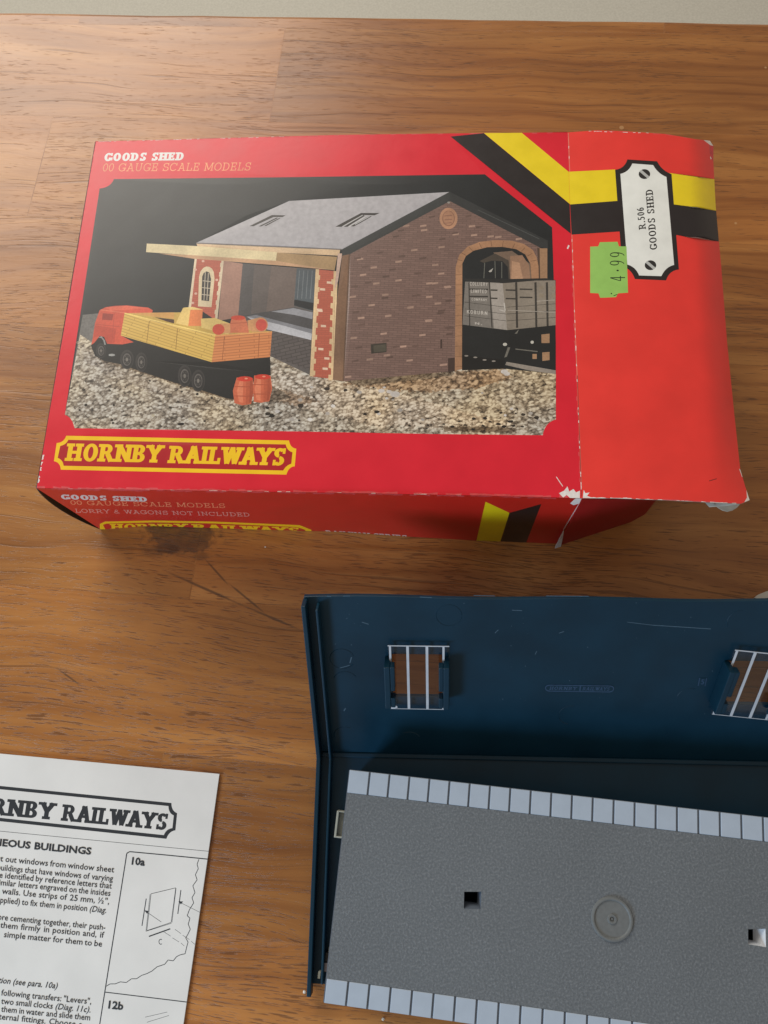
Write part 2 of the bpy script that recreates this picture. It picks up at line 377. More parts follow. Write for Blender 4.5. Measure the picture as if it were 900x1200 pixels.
    # pale dents and specks
    v = node('ShaderNodeTexVoronoi'); v.inputs['Scale'].default_value = 42; L.new(tc, v.inputs['Vector'])
    vs = node('ShaderNodeSeparateColor'); L.new(v.outputs['Color'], vs.inputs[0])
    sz = math_('MULTIPLY', math_('POWER', vs.outputs[0], 5), .075)
    sk = math_('LESS_THAN', v.outputs['Distance'], sz)
    c = mix('MIX', math_('MULTIPLY', sk, .5), c, mix('MIX', math_('GREATER_THAN', vs.outputs[1], .45), rgb(206, 166, 120, .9), rgb(58, 36, 22, .8)))
    L.new(c, B.inputs['Base Color'])
    ro = node('ShaderNodeMapRange'); ro.inputs[3].default_value = .28; ro.inputs[4].default_value = .44; L.new(noise(mapp(tc, (9, 30, 9)), 1, 4), ro.inputs[0]); L.new(ro.outputs[0], B.inputs['Roughness'])
    B.inputs['Specular IOR Level'].default_value = .5
    bp = node('ShaderNodeBump'); bp.inputs['Strength'].default_value = .35; bp.inputs['Distance'].default_value = .0004
    h = math_('MULTIPLY_ADD', pores, -.7, math_('MULTIPLY_ADD', fine, .35, noise(mapp(tc, (30, 90, 30)), 1, 3)))
    L.new(h, bp.inputs['Height']); L.new(bp.outputs[0], B.inputs['Normal'])
    return m
WOOD = mat_wood()
table = thing('table', 'brown varnished wooden table of glued staves carrying the red box, papers and plastic parts', 'table', (TO.x, TO.y, 0))
table.rotation_euler = (0, 0, GA)
def tablemesh():
    bm = bmesh.new()
    n = 60; X = 1.0; D = 1.0
    rnd = random.Random(3)
    back = [(-X + 2 * X * i / n, rnd.uniform(-.0006, .0003)) for i in range(n + 1)]
    outl = [(-X, -D), (X, -D)] + list(reversed(back))
    f = bm.faces.new([bm.verts.new((x, y, 0)) for x, y in outl])
    r = bmesh.ops.extrude_face_region(bm, geom=[f])
    for v in r['geom']:
        if isinstance(v, bmesh.types.BMVert): v.co.z = -.028
    bmesh.ops.recalc_face_normals(bm, faces=bm.faces)
    me = bpy.data.meshes.new('tabletop'); bm.to_mesh(me); return me
top = link('tabletop', tablemesh(), WOOD, table)
bevel(top, .004, 3)
legm = bpy.data.meshes.new('leg')
bm = bmesh.new(); bmesh.ops.create_cube(bm, size=1, matrix=Matrix.Translation((0, 0, -.37)) @ Matrix.Diagonal((.06, .06, .68, 1))); bm.to_mesh(legm); legm.materials.append(WOOD)
for x in (-.9, .9):
    for y in (-.9, -.1):
        l = bpy.data.objects.new('leg', legm); COL.objects.link(l); l.parent = table; l.location = (x, y, .0)

def mat_floor():
    m, N, L, B = newmat('pale_floor')
    tc = N.new('ShaderNodeTexCoord'); n = N.new('ShaderNodeTexNoise'); n.inputs['Scale'].default_value = 260; n.inputs['Detail'].default_value = 3; L.new(tc.outputs['Object'], n.inputs['Vector'])
    cr = N.new('ShaderNodeValToRGB'); cr.color_ramp.elements[0].position = .3; cr.color_ramp.elements[1].position = .7
    cr.color_ramp.elements[0].color = (.45, .445, .40, 1); cr.color_ramp.elements[1].color = (.52, .515, .465, 1)
    L.new(n.outputs['Fac'], cr.inputs[0]); L.new(cr.outputs[0], B.inputs['Base Color']); B.inputs['Roughness'].default_value = .8
    return m
fl = meshobj('floor', [(-4, -3, -.72), (4, -3, -.72), (4, 6, -.72), (-4, 6, -.72)], [(0, 1, 2, 3)], mat_floor())
fl['kind'] = 'structure'

# ------------------------------------------------------------------ the red box
ZB = .081
box = thing('cardboard_box', 'red cardboard box printed with a model goods shed, its end flap folded open', 'box', tuple(P((360, 400), 0)))
RED = flat('box_red', rgb(222, 22, 46, .92), rough=.33, var=.05, scale=60, bump=.10, bscale=350)
REDF = flat('box_flap_lit_red', rgb(234, 54, 46, .92), rough=.36, var=.06, scale=50, bump=.12, bscale=300)  # lighter, warmer copy of the box red: the light on the flap is painted in
REDS = flat('box_side_shaded_red', rgb(206, 36, 28, .86), rough=.40, var=.06, scale=60, bump=.1, bscale=300)  # darker, more orange copy of the box red, with shade and table bounce painted in
YEL = ink(240, 212, 22); BLK = ink(38, 30, 32, k=.7); LOGO = ink(250, 200, 14); WHT = ink(238, 238, 236, k=.85)
CARD = flat('grey_card', rgb(196, 190, 178, .8), rough=.85, var=.1, scale=300)
FIBRE = flat('torn_white_fibre', rgb(232, 226, 222, .9), rough=.9, var=.1, scale=700)
PALER = flat('rubbed_red', rgb(226, 78, 84, .8), rough=.6, var=.15, scale=500)
ORL = ink(240, 150, 110)

TQ = [(112, 166), (665, 155), (679.5, 584), (43, 572)]
def inv_bil(p, q):
    s, t = .5, .5
    for _ in range(12):
        x = [(1 - s) * (1 - t) * q[0][i] + s * (1 - t) * q[1][i] + s * t * q[2][i] + (1 - s) * t * q[3][i] - p[i] for i in (0, 1)]
        ds = [(1 - t) * (q[1][i] - q[0][i]) + t * (q[2][i] - q[3][i]) for i in (0, 1)]
        dt = [(1 - s) * (q[3][i] - q[0][i]) + s * (q[2][i] - q[1][i]) for i in (0, 1)]
        det = ds[0] * dt[1] - ds[1] * dt[0]
        s -= (x[0] * dt[1] - x[1] * dt[0]) / det; t -= (ds[0] * x[1] - ds[1] * x[0]) / det
    return s, t
def topP(p):
    s, t = inv_bil(p, TQ); s = min(max(s, 0), 1); t = min(max(t, 0), 1)
    return P(p, ZB + .0016 * math.sin(math.pi * s) * math.sin(math.pi * t))

LT = []
def T_(part, mat, *polys):
    for q in polys: LT.append((part, mat, q))
outline = [(112, 166), (210, 163.2), (300, 160.6), (400, 158), (470, 157), (560, 156), (665, 155.2), (672.4, 369), (681, 583.8), (620, 582.3), (560, 580.6), (400, 577.6), (250, 575.2), (120, 573.4), (43, 572), (57.5, 486), (78, 368)]
T_('top_panel', RED, outline)
# rubbed edges
rr = random.Random(5)
def rub(line, w, part, mat, step=7, p=.8, inward=(0, -1)):
    out = []
    for (x0, y0), (x1, y1) in zip(line, line[1:]):
        n = max(1, int(math.hypot(x1 - x0, y1 - y0) / step))
        for i in range(n):
            if rr.random() > p: continue
            a, b = i / n, (i + 1) / n * .999
            pa = (x0 + (x1 - x0) * a, y0 + (y1 - y0) * a); pb = (x0 + (x1 - x0) * b, y0 + (y1 - y0) * b)
            wa = w * rr.uniform(.3, 1.2); wb = w * rr.uniform(.3, 1.2)
            out.append([pa, pb, (pb[0] + inward[0] * wb, pb[1] + inward[1] * wb), (pa[0] + inward[0] * wa, pa[1] + inward[1] * wa)])
    return out
T_('top_panel', PALER, *rub([(43, 572), (120, 573.4), (250, 575.2), (400, 577.6), (560, 580.6), (665, 583.5)], 2.4, 'top_panel', PALER, 9, .85))
T_('top_panel', PALER, *rub([(112, 166), (300, 160.6), (470, 157), (660, 155.1)], 1.0, '', None, 6, .45, (0, 1)))
T_('top_panel', FIBRE, *rub([(112, 166), (240, 162.4), (345, 159.5)], .5, '', None, 3, .3, (0, 1)))
T_('top_panel', PALER, *rub([(112, 166), (78, 368), (57, 486)], .9, '', None, 6, .7, (1, 0)))
T_('top_panel', FIBRE, *rub([(50, 533), (43, 572)], 1.8, '', None, 2, .55, (1, 0)))
T_('top_panel', FIBRE, *rub([(70, 573), (330, 576.5)], .8, '', None, 5, .28), *rub([(330, 576.5), (560, 580.6)], .8, '', None, 5, .15))
# stripes
T_('stripes', BLK, [(528, 160), (567, 156), (667.6, 239), (669, 274)])
T_('stripes', YEL, [(567, 155.8), (611, 155.3), (666.6, 201.5), (667.8, 239)])
# the printed picture
PICM = {}
def IK(r, g, b, var=.10):
    key = (r, g, b)
    if key in PICM: return PICM[key]
    m, N, L, B = newmat('printed_tone_%d_%d_%d' % key); tc = N.new('ShaderNodeTexCoord')
    col = None
    for sc, lo, hi, det in ((55, 1 - var * 2.0, 1 + var * 1.6, 2), (900, 1 - var, 1 + var, 3)):
        n = N.new('ShaderNodeTexNoise'); n.inputs['Scale'].default_value = sc; n.inputs['Detail'].default_value = det; L.new(tc.outputs['Object'], n.inputs['Vector'])
        mr = N.new('ShaderNodeMapRange'); mr.inputs[1].default_value = .3; mr.inputs[2].default_value = .7; mr.inputs[3].default_value = lo; mr.inputs[4].default_value = hi; L.new(n.outputs['Fac'], mr.inputs[0])
        mx = N.new('ShaderNodeMix'); mx.data_type = 'RGBA'; mx.blend_type = 'MULTIPLY'; mx.inputs[0].default_value = 1
        if col is None: mx.inputs[6].default_value = rgb(r, g, b, PK)
        else: L.new(col, mx.inputs[6])
        L.new(mr.outputs[0], mx.inputs[7]); col = mx.outputs[2]
    L.new(col, B.inputs['Base Color']); B.inputs['Roughness'].default_value = .36
    PICM[key] = m; return m
dark = IK(27, 31, 34, var=.12); grav = mat_gravel(); grav_d = mat_gravel('printed_gravel_dim', (.42, .36, .31, 1)); grav_r = mat_gravel('printed_gravel_ruddy', (.86, .70, .58, 1)); grav_g = mat_gravel('printed_gravel_grey', (.86, .86, .90, 1)); grav_b = mat_gravel('printed_gravel_pale', (1.18, 1.14, 1.12, 1)); slate = mat_slate()
brickg = mat_brick('printed_dark_brick', rgb(132, 104, 95, PK), rgb(119, 93, 85, PK), rgb(104, 82, 74, PK), .0042, .00125, 17)
brickr = mat_brick('printed_red_brick', rgb(192, 100, 78, PK), rgb(182, 92, 71, PK), rgb(170, 90, 72, PK), .0034, .0012, 15)
plankm = mat_brick('printed_yellow_planks', rgb(228, 190, 100, PK), rgb(220, 181, 92, PK), rgb(184, 146, 72, PK), .017, .00155, 34)
planko = mat_brick('printed_orange_planks', rgb(220, 140, 86, PK), rgb(212, 132, 80, PK), rgb(178, 108, 66, PK), .015, .00155, 9)
def pic(mat, *polys): T_('picture', mat, *polys)
pout = [(116.7, 221)] + qcurve((116.7, 221), (130, 219.5), (133.5, 209.8))[1:] + [(340, 207.6), (568, 204.2), (647, 266.4), (651.4, 400), (651.4, 491.5)] + qcurve((651.4, 491.5), (638.5, 495), (636, 510))[1:] + [(510, 508.6), (350, 505.6), (87.3, 501.8)] + qcurve((87.3, 501.8), (85, 489), (76, 486))[1:]
pic(dark, pout)
clipx = lambda q: q
pic(IK(120, 116, 112, var=.2), [(97, 369), (118, 367), (125, 440), (84, 440)])
pic(grav, [(94, 392), (112, 404), (125, 418), (300, 436), (320, 414), (365, 440), (400, 447), (530, 436), (545, 430), (590, 432), (651.4, 438), (651.4, 491.5)] + qcurve((651.4, 491.5), (638.5, 495), (636, 510))[1:] + [(510, 508.6), (350, 505.6), (87.3, 501.8)] + qcurve((87.3, 501.8), (85, 489), (76, 486))[1:])
def rag(pts, amp=1.6, step=4):
    # a patch with a broken edge: the plain shape and loose stones scattered along its outline
    out = [pts]
    for a, b in zip(pts, pts[1:] + pts[:1]):
        n = max(1, int(math.hypot(b[0] - a[0], b[1] - a[1]) / (amp * 1.1)))
        for i in range(n):
            t = (i + rr.random()) / n; x = a[0] + (b[0] - a[0]) * t + rr.uniform(-amp, amp) * 1.2; y = a[1] + (b[1] - a[1]) * t + rr.uniform(-amp, amp) * .7
            r = amp * rr.uniform(.35, 1.0)
            out.append([(x + r * 1.3 * math.cos(k * 1.05) * rr.uniform(.75, 1.1), y + r * .8 * math.sin(k * 1.05)) for k in range(6)])
    return out
pic(grav_b, *rag([(312, 432), (402, 449), (470, 462), (520, 476), (560, 488), (600, 497), (540, 500), (440, 498), (330, 470), (318, 450)], 3))
pic(grav_g, *rag([(92, 400), (122, 424), (190, 448), (240, 462), (268, 474), (240, 480), (160, 452), (100, 424)], 2.5))
pic(grav_r, *rag([(404, 449), (470, 442), (532, 437), (585, 434), (600, 442), (560, 454), (500, 458), (452, 456)], 2.5))
pic(grav_r, *rag([(320, 455), (345, 462), (372, 470), (350, 474), (322, 468)], 2))
pic(grav_d, *rag([(404, 446), (470, 440), (532, 436), (532, 439), (500, 443), (460, 448), (420, 452)], 1.2, 3))
pic(grav_d, *rag([(110, 414), (122, 424), (170, 438), (202, 448), (240, 460), (272, 470), (280, 464), (230, 440), (130, 410)], 1.2, 3))
pic(grav_d, *rag([(316, 452), (330, 458), (340, 466), (324, 470), (312, 471)], 1.2, 3), *rag([(294, 470), (300, 474), (286, 478), (276, 475)], 1, 3))
pic(grav_d, *rag([(600, 502), (560, 500), (520, 501), (520, 505), (560, 506), (604, 506)], 1.4, 3))
for i in range(46):     # bigger stones and hollows
    x, y = rr.uniform(300, 640), rr.uniform(452, 500)
    if x > 470 and y < 478 and rr.random() < .8: continue
    r = rr.uniform(1.2, 3.2); a0 = rr.uniform(0, 6)
    pic(IK(*(rr.choice([(206, 200, 196), (222, 216, 210), (52, 44, 38), (38, 32, 28), (176, 168, 160)]))), [(x + r * 1.3 * math.cos(a0 + k * 1.05) * rr.uniform(.7, 1.1), y + r * math.sin(a0 + k * 1.05) * rr.uniform(.6, 1)) for k in range(6)])
for i in range(40):
    x, y = rr.uniform(88, 300), rr.uniform(430, 496)
    if y < 430 + (x - 110) * .22: continue
    r = rr.uniform(.8, 1.9)
    pic(IK(*(rr.choice([(60, 52, 42), (196, 184, 160), (44, 38, 32)]))), [(x + r * 1.3 * math.cos(k * 1.05) * rr.uniform(.7, 1.1), y + r * math.sin(k * 1.05)) for k in range(6)])
for x, y, r in [(598, 494, 2.6), (584, 497, 2.2), (566, 499, 2), (545, 498, 1.8), (530, 500, 2), (612, 500, 1.6), (212, 497, 2.6), (590, 500, 2.4), (574, 494, 1.6), (554, 503, 1.8), (602, 499, 2), (520, 497, 1.4), (538, 494, 1.5), (500, 502, 1.4), (480, 499, 1.6)]:
    pic(IK(34, 29, 26), [(x + r * 1.6 * math.cos(k * .9) * rr.uniform(.6, 1.1), y + r * .7 * math.sin(k * .9) * rr.uniform(.6, 1.2)) for k in range(7)])
for x, y, r in [(463, 462, 4.5), (456, 459, 2.5), (447, 458, 3), (591, 435.5, 3.4), (594, 438, 3)]:
    pic(IK(212, 204, 198), ell(x, y, r * 1.3, r * .8, 9))
0 and pic(IK(120, 92, 68, var=.3), [(452, 452), (530, 438), (590, 436), (598, 446), (520, 456), (470, 458)])
# shed: open side, platform inside
pic(IK(168, 128, 112), [(262, 305.5), (284.4, 309), (279, 372), (255.5, 376)])
pic(IK(98, 92, 90, var=.12), [(284.4, 309), (370, 315.5), (364.5, 440), (318, 418), (279, 371)])
pic(IK(78, 76, 78), [(279, 371), (318, 364), (345, 360), (366, 366), (365.6, 391), (300, 372)])
pic(IK(88, 84, 84), [(284.4, 309), (312, 311.3), (308, 366), (279, 371)]); pic(IK(100, 91, 88), [(298, 310.2), (325, 312.4), (320, 363.4), (294, 368.4)]); pic(IK(112, 98, 92), [(318, 311.6), (347.8, 314), (344.4, 360), (312, 365.4)])
pic(IK(84, 92, 98), [(347.8, 314.4), (371, 316.7), (367, 365), (344.4, 358)])
for x in (351, 356, 361, 366): pic(IK(120, 126, 130), seg((x, 317), (x - 2.5, 350), .8))
pic(IK(36, 38, 42), [(345, 351), (367.5, 355), (367, 364), (344.5, 358)])
pic(IK(150, 150, 156), [(318, 365), (344, 361), (366.5, 366), (366, 374), (345, 369)])
pic(IK(190, 190, 196), [(289, 371), (300, 372), (330, 381), (365.5, 391), (364.8, 398.5), (313, 386)])
pic(IK(132, 132, 138), [(289, 371), (300, 369), (330, 377), (365.8, 386), (365.5, 391), (330, 381)])
pic(mat_brick('printed_grey_brick', rgb(98, 90, 88, PK), rgb(90, 83, 82, PK), rgb(74, 68, 66, PK), .005, .0019, 0), [(313.8, 386.5), (364.8, 398.5), (363.6, 434), (318, 418)])
# left pier with arched window
pic(brickr, [(229, 300), (262, 305.5), (254, 376), (236, 364), (221.5, 360)])
pic(IK(226, 206, 176), [(228.5, 300), (231, 300.3), (223.8, 361), (221, 360)], [(259.6, 305), (262.2, 305.6), (254.6, 376), (251.8, 374)])
for k in range(6):
    y = 308 + k * 11
    pic(IK(226, 206, 176), [(258.6 - (y - 305) * .118, y), (262 - (y - 305) * .11, y), (261.6 - (y - 305) * .11, y + 5), (258.2 - (y - 305) * .118, y + 5)])
pic(IK(226, 206, 170), [(232, 359), (233.2, 324.4), (235, 318), (238.4, 313.8), (242, 312.2), (245.6, 312.8), (248.6, 315), (250.6, 319), (251.4, 326.7), (247.8, 360)])
pic(IK(62, 58, 54), [(236, 352), (236.9, 324), (238.6, 320), (242, 318), (245.4, 319.4), (247.4, 327), (245, 353)])
for q in ([(240.6, 319), (239, 352)], [(244.2, 320), (242.4, 352)], [(237.4, 329), (247, 330)], [(236.8, 337), (246.4, 338)], [(236.4, 345), (245.8, 346)]): pic(IK(206, 192, 170), seg(q[0], q[1], .8))
for x, y in ((238, 306), (229, 316), (229.5, 344), (254, 328), (226, 355)): pic(IK(224, 180, 160), ell(x, y, 1.8, 1.4, 8))
# front pier
pic(brickr, [(373, 315.5), (394, 318), (389.2, 444), (363.5, 441)])
pic(IK(228, 196, 152), [(370, 315.3), (374, 315.7), (367, 441.5), (363, 440.8)], [(391, 317.5), (396, 318), (391, 445), (387.8, 444)])
for k in range(9):
    y = 322 + k * 14
    pic(IK(228, 196, 152), [(371 - (y - 315) * .05, y), (375.6 - (y - 315) * .05, y + .5), (375.2 - (y - 315) * .05, y + 6), (370.6 - (y - 315) * .05, y + 6.5)])
    pic(IK(228, 196, 152), [(388.6 - (y - 315) * .03, y + 5), (393 - (y - 315) * .03, y + 5.5), (392.6 - (y - 315) * .03, y + 12), (388.2 - (y - 315) * .03, y + 11)])
for x, y in ((386, 331), (378, 339), (375, 364), (376, 409), (383, 420), (381, 432), (374.5, 363), (379, 382)): pic(IK(236, 206, 180), [(x - 3, y - 1.4), (x + 3, y - 1), (x + 3, y + 1.6), (x - 3, y + 1.2)])
# canopy
pic(IK(200, 158, 122), [(186, 297), (227, 299), (255, 301), (323, 305), (391, 316.5), (340, 312), (262, 305.8), (227, 303.2)])
pic(IK(176, 144, 104), [(324.4, 296), (395, 301), (392, 317), (323.3, 305.6)])
pic(IK(220, 188, 150), [(230, 284.6), (398.5, 292.8), (397.5, 299.6), (324.4, 296), (231.5, 289)])
pic(IK(230, 212, 168), [(172, 285.4), (232, 288.4), (324.6, 295.6), (323.3, 305.6), (240, 300), (171.2, 295.4)])
pic(IK(206, 176, 160), [(396, 297), (401, 297), (396, 330), (392, 340), (394, 318)])
# roof
pic(slate, [(230, 284.6), (339, 235.5), (527, 225), (400.4, 292.4)])
pic(IK(118, 112, 110), [(230, 284.2), (400.4, 291.6), (400.4, 293), (230, 285.6)])
dk = IK(64, 60, 58); dk2 = IK(206, 204, 204)
pic(dk, [(292.2, 265), (318.5, 252), (335, 252.3), (331, 254.4), (320.5, 254.4), (297, 265.2)], [(303, 265.2), (324, 255), (326, 255.4), (306, 265.4)], [(309.5, 264.5), (327, 255.6), (329, 255.6), (312, 264.8)])
pic(dk, [(393, 265.6), (423, 249.6), (445, 249.6), (439, 252.4), (426.5, 252), (400, 265.8)], [(403, 265.6), (425, 252.4), (428, 252.6), (407, 265.8)], [(411, 265), (432, 253.4), (436, 253.4), (422, 261.5), (414.5, 265.4)])
pic(dk2, seg((401.5, 265.4), (425, 252.2), 1), seg((409, 265.6), (429.5, 253), 1.2), seg((416, 263), (433, 253.6), .8))
# gable
pic(brickg, [(410, 297.5), (527, 236), (631.5, 289.3), (640, 327.5), (640, 300), (533.8, 320), (533, 434.7), (402.7, 446.8)])
pic(brickg, [(409.5, 297.8), (527, 235.5), (640, 294), (632, 330), (541, 330), (532.6, 434.8), (402.7, 446.8)])
pic(IK(134, 102, 80), [(401, 299), (410, 297.5), (402.7, 446.8), (390, 445.2), (394, 360)])
pic(IK(104, 78, 62), [(408.6, 298), (410.4, 297.4), (403, 446.8), (401.4, 446.6)])
br_l = IK(172, 140, 124); br_d = IK(102, 79, 71)
LB = [(476, 264.5), (496, 264.5), (497, 269.6), (553, 265), (534, 274.5), (555.5, 275.5), (485.5, 293), (517.5, 289.5), (422, 303.5), (467, 306.5), (438, 313.5), (510, 310.4), (425.5, 322), (517, 320.5), (467, 328.5), (441, 332), (503, 332), (525, 336.5), (413.5, 347.8), (451.5, 345.4), (503, 347.8), (513, 355.6), (435.5, 357.5), (481, 360), (423, 372.5), (455, 370), (502, 375.5), (584, 277.6), (608, 280), (510, 331.8), (524, 336), (513.5, 355.5), (503, 376),
      (423.4, 372.6), (455, 370.2), (481, 360.5), (502.5, 375.6), (449.6, 391), (414.4, 396), (495, 392.6), (472.5, 406), (433.4, 421), (453.4, 416.2), (480, 422.3), (519, 427.5), (520.5, 427.4), (408, 441.5), (575, 277)]
for x, y in LB:
    pic(br_l, [(x - 3.7, y - .6), (x + 3.7, y - 1.5), (x + 3.7, y + .7), (x - 3.7, y + 1.6)])
for i in range(26):
    x, y = rr.uniform(415, 530), rr.uniform(300, 425)
    pic(br_d, [(x - 4, y - .4), (x + 4, y - 1.6), (x + 4, y + .7), (x - 4, y + 1.8)])
for x, y in ((464, 277), (445, 296), (506, 254), (518, 280), (533, 273), (561, 266), (549, 253), (470, 270)): pic(br_d, [(x - 3.5, y - .4), (x + 3.5, y - 1.4), (x + 3.5, y + .6), (x - 3.5, y + 1.6)])
pic(IK(60, 54, 46), [(434.5, 403.4), (453, 401.6), (453, 412.6), (435, 414.6)]); pic(IK(84, 78, 66), [(437.5, 405), (452, 403.4), (452.4, 411.6), (438, 413)])
pic(IK(70, 52, 46), [(516, 398), (518.2, 397.6), (518.2, 408), (516, 408.6)], [(525, 420), (533, 419), (533, 435), (525, 436)])
pic(IK(112, 92, 78), [(402.7, 446.8), (532.6, 434.8), (531, 431), (403, 442.5)]) if 0 else None
pic(IK(190, 142, 112), ell(525.6, 256, 10.6, 12.6, 22)); pic(IK(150, 108, 86), ell(525.6, 256, 7.4, 9.2, 18)); pic(IK(182, 134, 106), ell(525.6, 255.6, 6.4, 8.2, 18))
pic(IK(148, 106, 86), seg((521, 253), (530, 252.4), 1), seg((521, 257.5), (530, 257), 1), seg((522, 261.5), (529.5, 261), 1))
pic(IK(160, 124, 94), [(632, 291), (641.4, 291), (641.4, 327.8), (632.6, 327.4)]); pic(IK(84, 64, 52), [(629.6, 290), (632.4, 291), (633, 327.6), (631, 327.4)])
# arch
ring = [(533, 434.4), (534, 313), (538, 299), (548, 289), (562, 283.5), (580, 281.3), (599.5, 282), (613.8, 285.8), (624.4, 292.9), (629, 301.8), (631, 312), (631.4, 328), (623, 328), (621.4, 309), (615.6, 298.2), (605, 292), (589, 289.3), (571, 289.7), (555, 293.8), (546, 300), (541.8, 309), (541.4, 432.6)]
inn = [(541.4, 434), (541.8, 309), (546, 300), (555, 293.8), (571, 289.7), (589, 289.3), (605, 292), (615.6, 298.2), (621.4, 309), (623, 328), (651.2, 328), (651.2, 437), (590, 431)]
pic(dark, inn)
pic(IK(126, 104, 88), [(578, 296), (600, 294), (621, 309), (623, 328), (596, 328), (596, 312), (588, 306)])
pic(IK(158, 122, 98), [(598, 300), (612, 299), (620, 311), (621.6, 328), (598, 328)])
pic(IK(190, 148, 118), [(600, 306), (609, 308), (613, 328), (599, 328)])
pic(IK(74, 66, 58), [(562, 306), (580, 297), (596, 305), (598, 328), (594, 328), (592, 311), (576, 305.5), (567, 308)])
pic(IK(30, 33, 36), [(566, 327), (567, 309), (576, 305.5), (589, 306), (595, 313), (596, 327)])
for a, b in (((568, 308), (567, 326)), ((580, 306), (580.5, 326)), ((588, 307), (588, 326))): pic(IK(112, 112, 104), seg(a, b, .8))
pic(IK(190, 186, 178), [(572.5, 318), (578, 314), (576, 318.5), (574, 319)])
pic(IK(172, 128, 96), ring)
for i in range(10):
    a = 168 - i * 17.5; c_, s_ = math.cos(R_(a)), math.sin(R_(a))
    pic(IK(128, 92, 68), seg((582 + 41 * c_, 310 - 21.5 * s_), (582 + 47.5 * c_, 310 - 28 * s_), .7))
for y in range(322, 432, 12): pic(IK(138, 100, 74), seg((533.4, y), (541.4, y - .6), .6))
# wagon
g1 = IK(124, 118, 112); g2 = IK(166, 158, 150); g3 = IK(138, 128, 116)
pic(IK(40, 40, 40), [(542, 326.5), (593, 327), (640, 326), (651, 328.5), (589, 332), (549, 330)])
pic(g1, [(545, 330), (586, 331.4), (592, 386.6), (542, 380.4)])
pic(g2, [(574, 331), (589, 332), (594.4, 386.8), (579, 384.6)])
pic(g3, [(589, 332), (628, 328.8), (650.8, 328.6), (651.2, 381), (594.4, 386.8)])
dl = IK(58, 54, 50)
for x0, x1, y in ((550, 572, 338), (550, 572, 346.5), (575, 583, 339), (575, 583, 348.6), (592.5, 604, 339), (592.5, 604, 349), (609, 624, 338), (609, 624, 347.5)): pic(dl, [(x0, y), (x1, y + .3), (x1, y + 2), (x0, y + 1.7)])
for y in (356, 364, 372): pic(dl, seg((544.4, y - 2), (593, y + 4), .5), seg((594, y + 4), (651, y), .5))
for x, d in ((549.6, 1.5), (573.6, 5)): pic(dl, seg((x, 331), (x + d * .6, 384), 1.3))
for x, d in ((605, 1), (627.6, 1), (641, .8)): pic(dl, [(x - 1.4, 331), (x + 1.2, 330.6), (x + 1.2 + d, 384), (x - 1.2 + d, 384.4)])
for x in (631, 645): pic(IK(140, 128, 112), [(x + 1, 335), (x + 6, 335), (x + 6, 339.5), (x + 1, 339.5)], [(x + 1, 344), (x + 6, 344), (x + 6, 349), (x + 1, 349)])
pic(IK(168, 160, 150), seg((595, 363.5), (651, 366), .7), seg((629, 353), (650, 351.5), .7))
pic(IK(196, 190, 182), seg((590.8, 355), (592, 364), 1.4), seg((585, 363), (592, 365), 1.2))
wt = IK(186, 180, 172)
for t_, a, b, ch in (('COLLIERY', (550.5, 334.6), (572, 335.4), -4.2), ('LIMITED', (551.5, 343), (571, 343.8), -4.2), ('COMPANY', (552.5, 352), (571, 353.2), -3), ('KOBURN', (546.8, 367.3), (572, 369.4), -4.4), ('N.', (556, 380), (566, 381), -2.6)):
    pic(wt, *text_polys(t_, a, b, (0, ch), .22, .18, 0, .12, False))
bk_ = IK(30, 32, 33)
pic(bk_, [(541.6, 380.4), (594.4, 386.8), (651.2, 381), (651.2, 432), (592, 424.5), (541.4, 418)])
pic(IK(22, 22, 22), [(541.4, 416), (592, 422), (590, 432), (541.4, 434)])
tan = IK(172, 134, 102)
pic(tan, [(634.4, 392), (644, 391), (644, 402), (634.6, 402)], [(635.4, 413), (644, 412.4), (644, 422), (635.6, 423)], [(624, 414.8), (629, 414.8), (629, 420.6), (624, 420.6)])
pic(IK(210, 206, 196), ell(591.8, 403.6, 2.6, 1.9, 8), ell(623.6, 401, 2, 1.9, 8)); pic(IK(120, 116, 108), [(595, 407), (598, 407), (594, 418), (591, 419)], [(603, 391), (608, 386), (606, 391)], seg((604, 409), (630, 412), 1.2))
pic(IK(150, 140, 130), [(593.6, 424), (651.2, 434), (651.2, 438.4), (620, 434), (592, 427.6)])
for x, y in ((546.5, 417), (557, 418.8), (567.8, 421.8), (578.5, 423.2)): pic(IK(150, 142, 134), ell(x, y, 2.4, .9, 8))
# bargeboards
barge = IK(56, 58, 58)
pic(barge, [(400.2, 292.4), (527, 224.7), (527, 235.8), (410, 297.8), (401, 299.6)])
pic(IK(50, 52, 53), [(527, 224.7), (642, 282), (642, 291.4), (631.5, 289.4), (527, 235.6)])
pic(IK(84, 86, 86), seg((560, 246), (632, 280), .7)); pic(IK(150, 146, 140), ell(525.8, 237.4, 1.8, 1.2, 8))
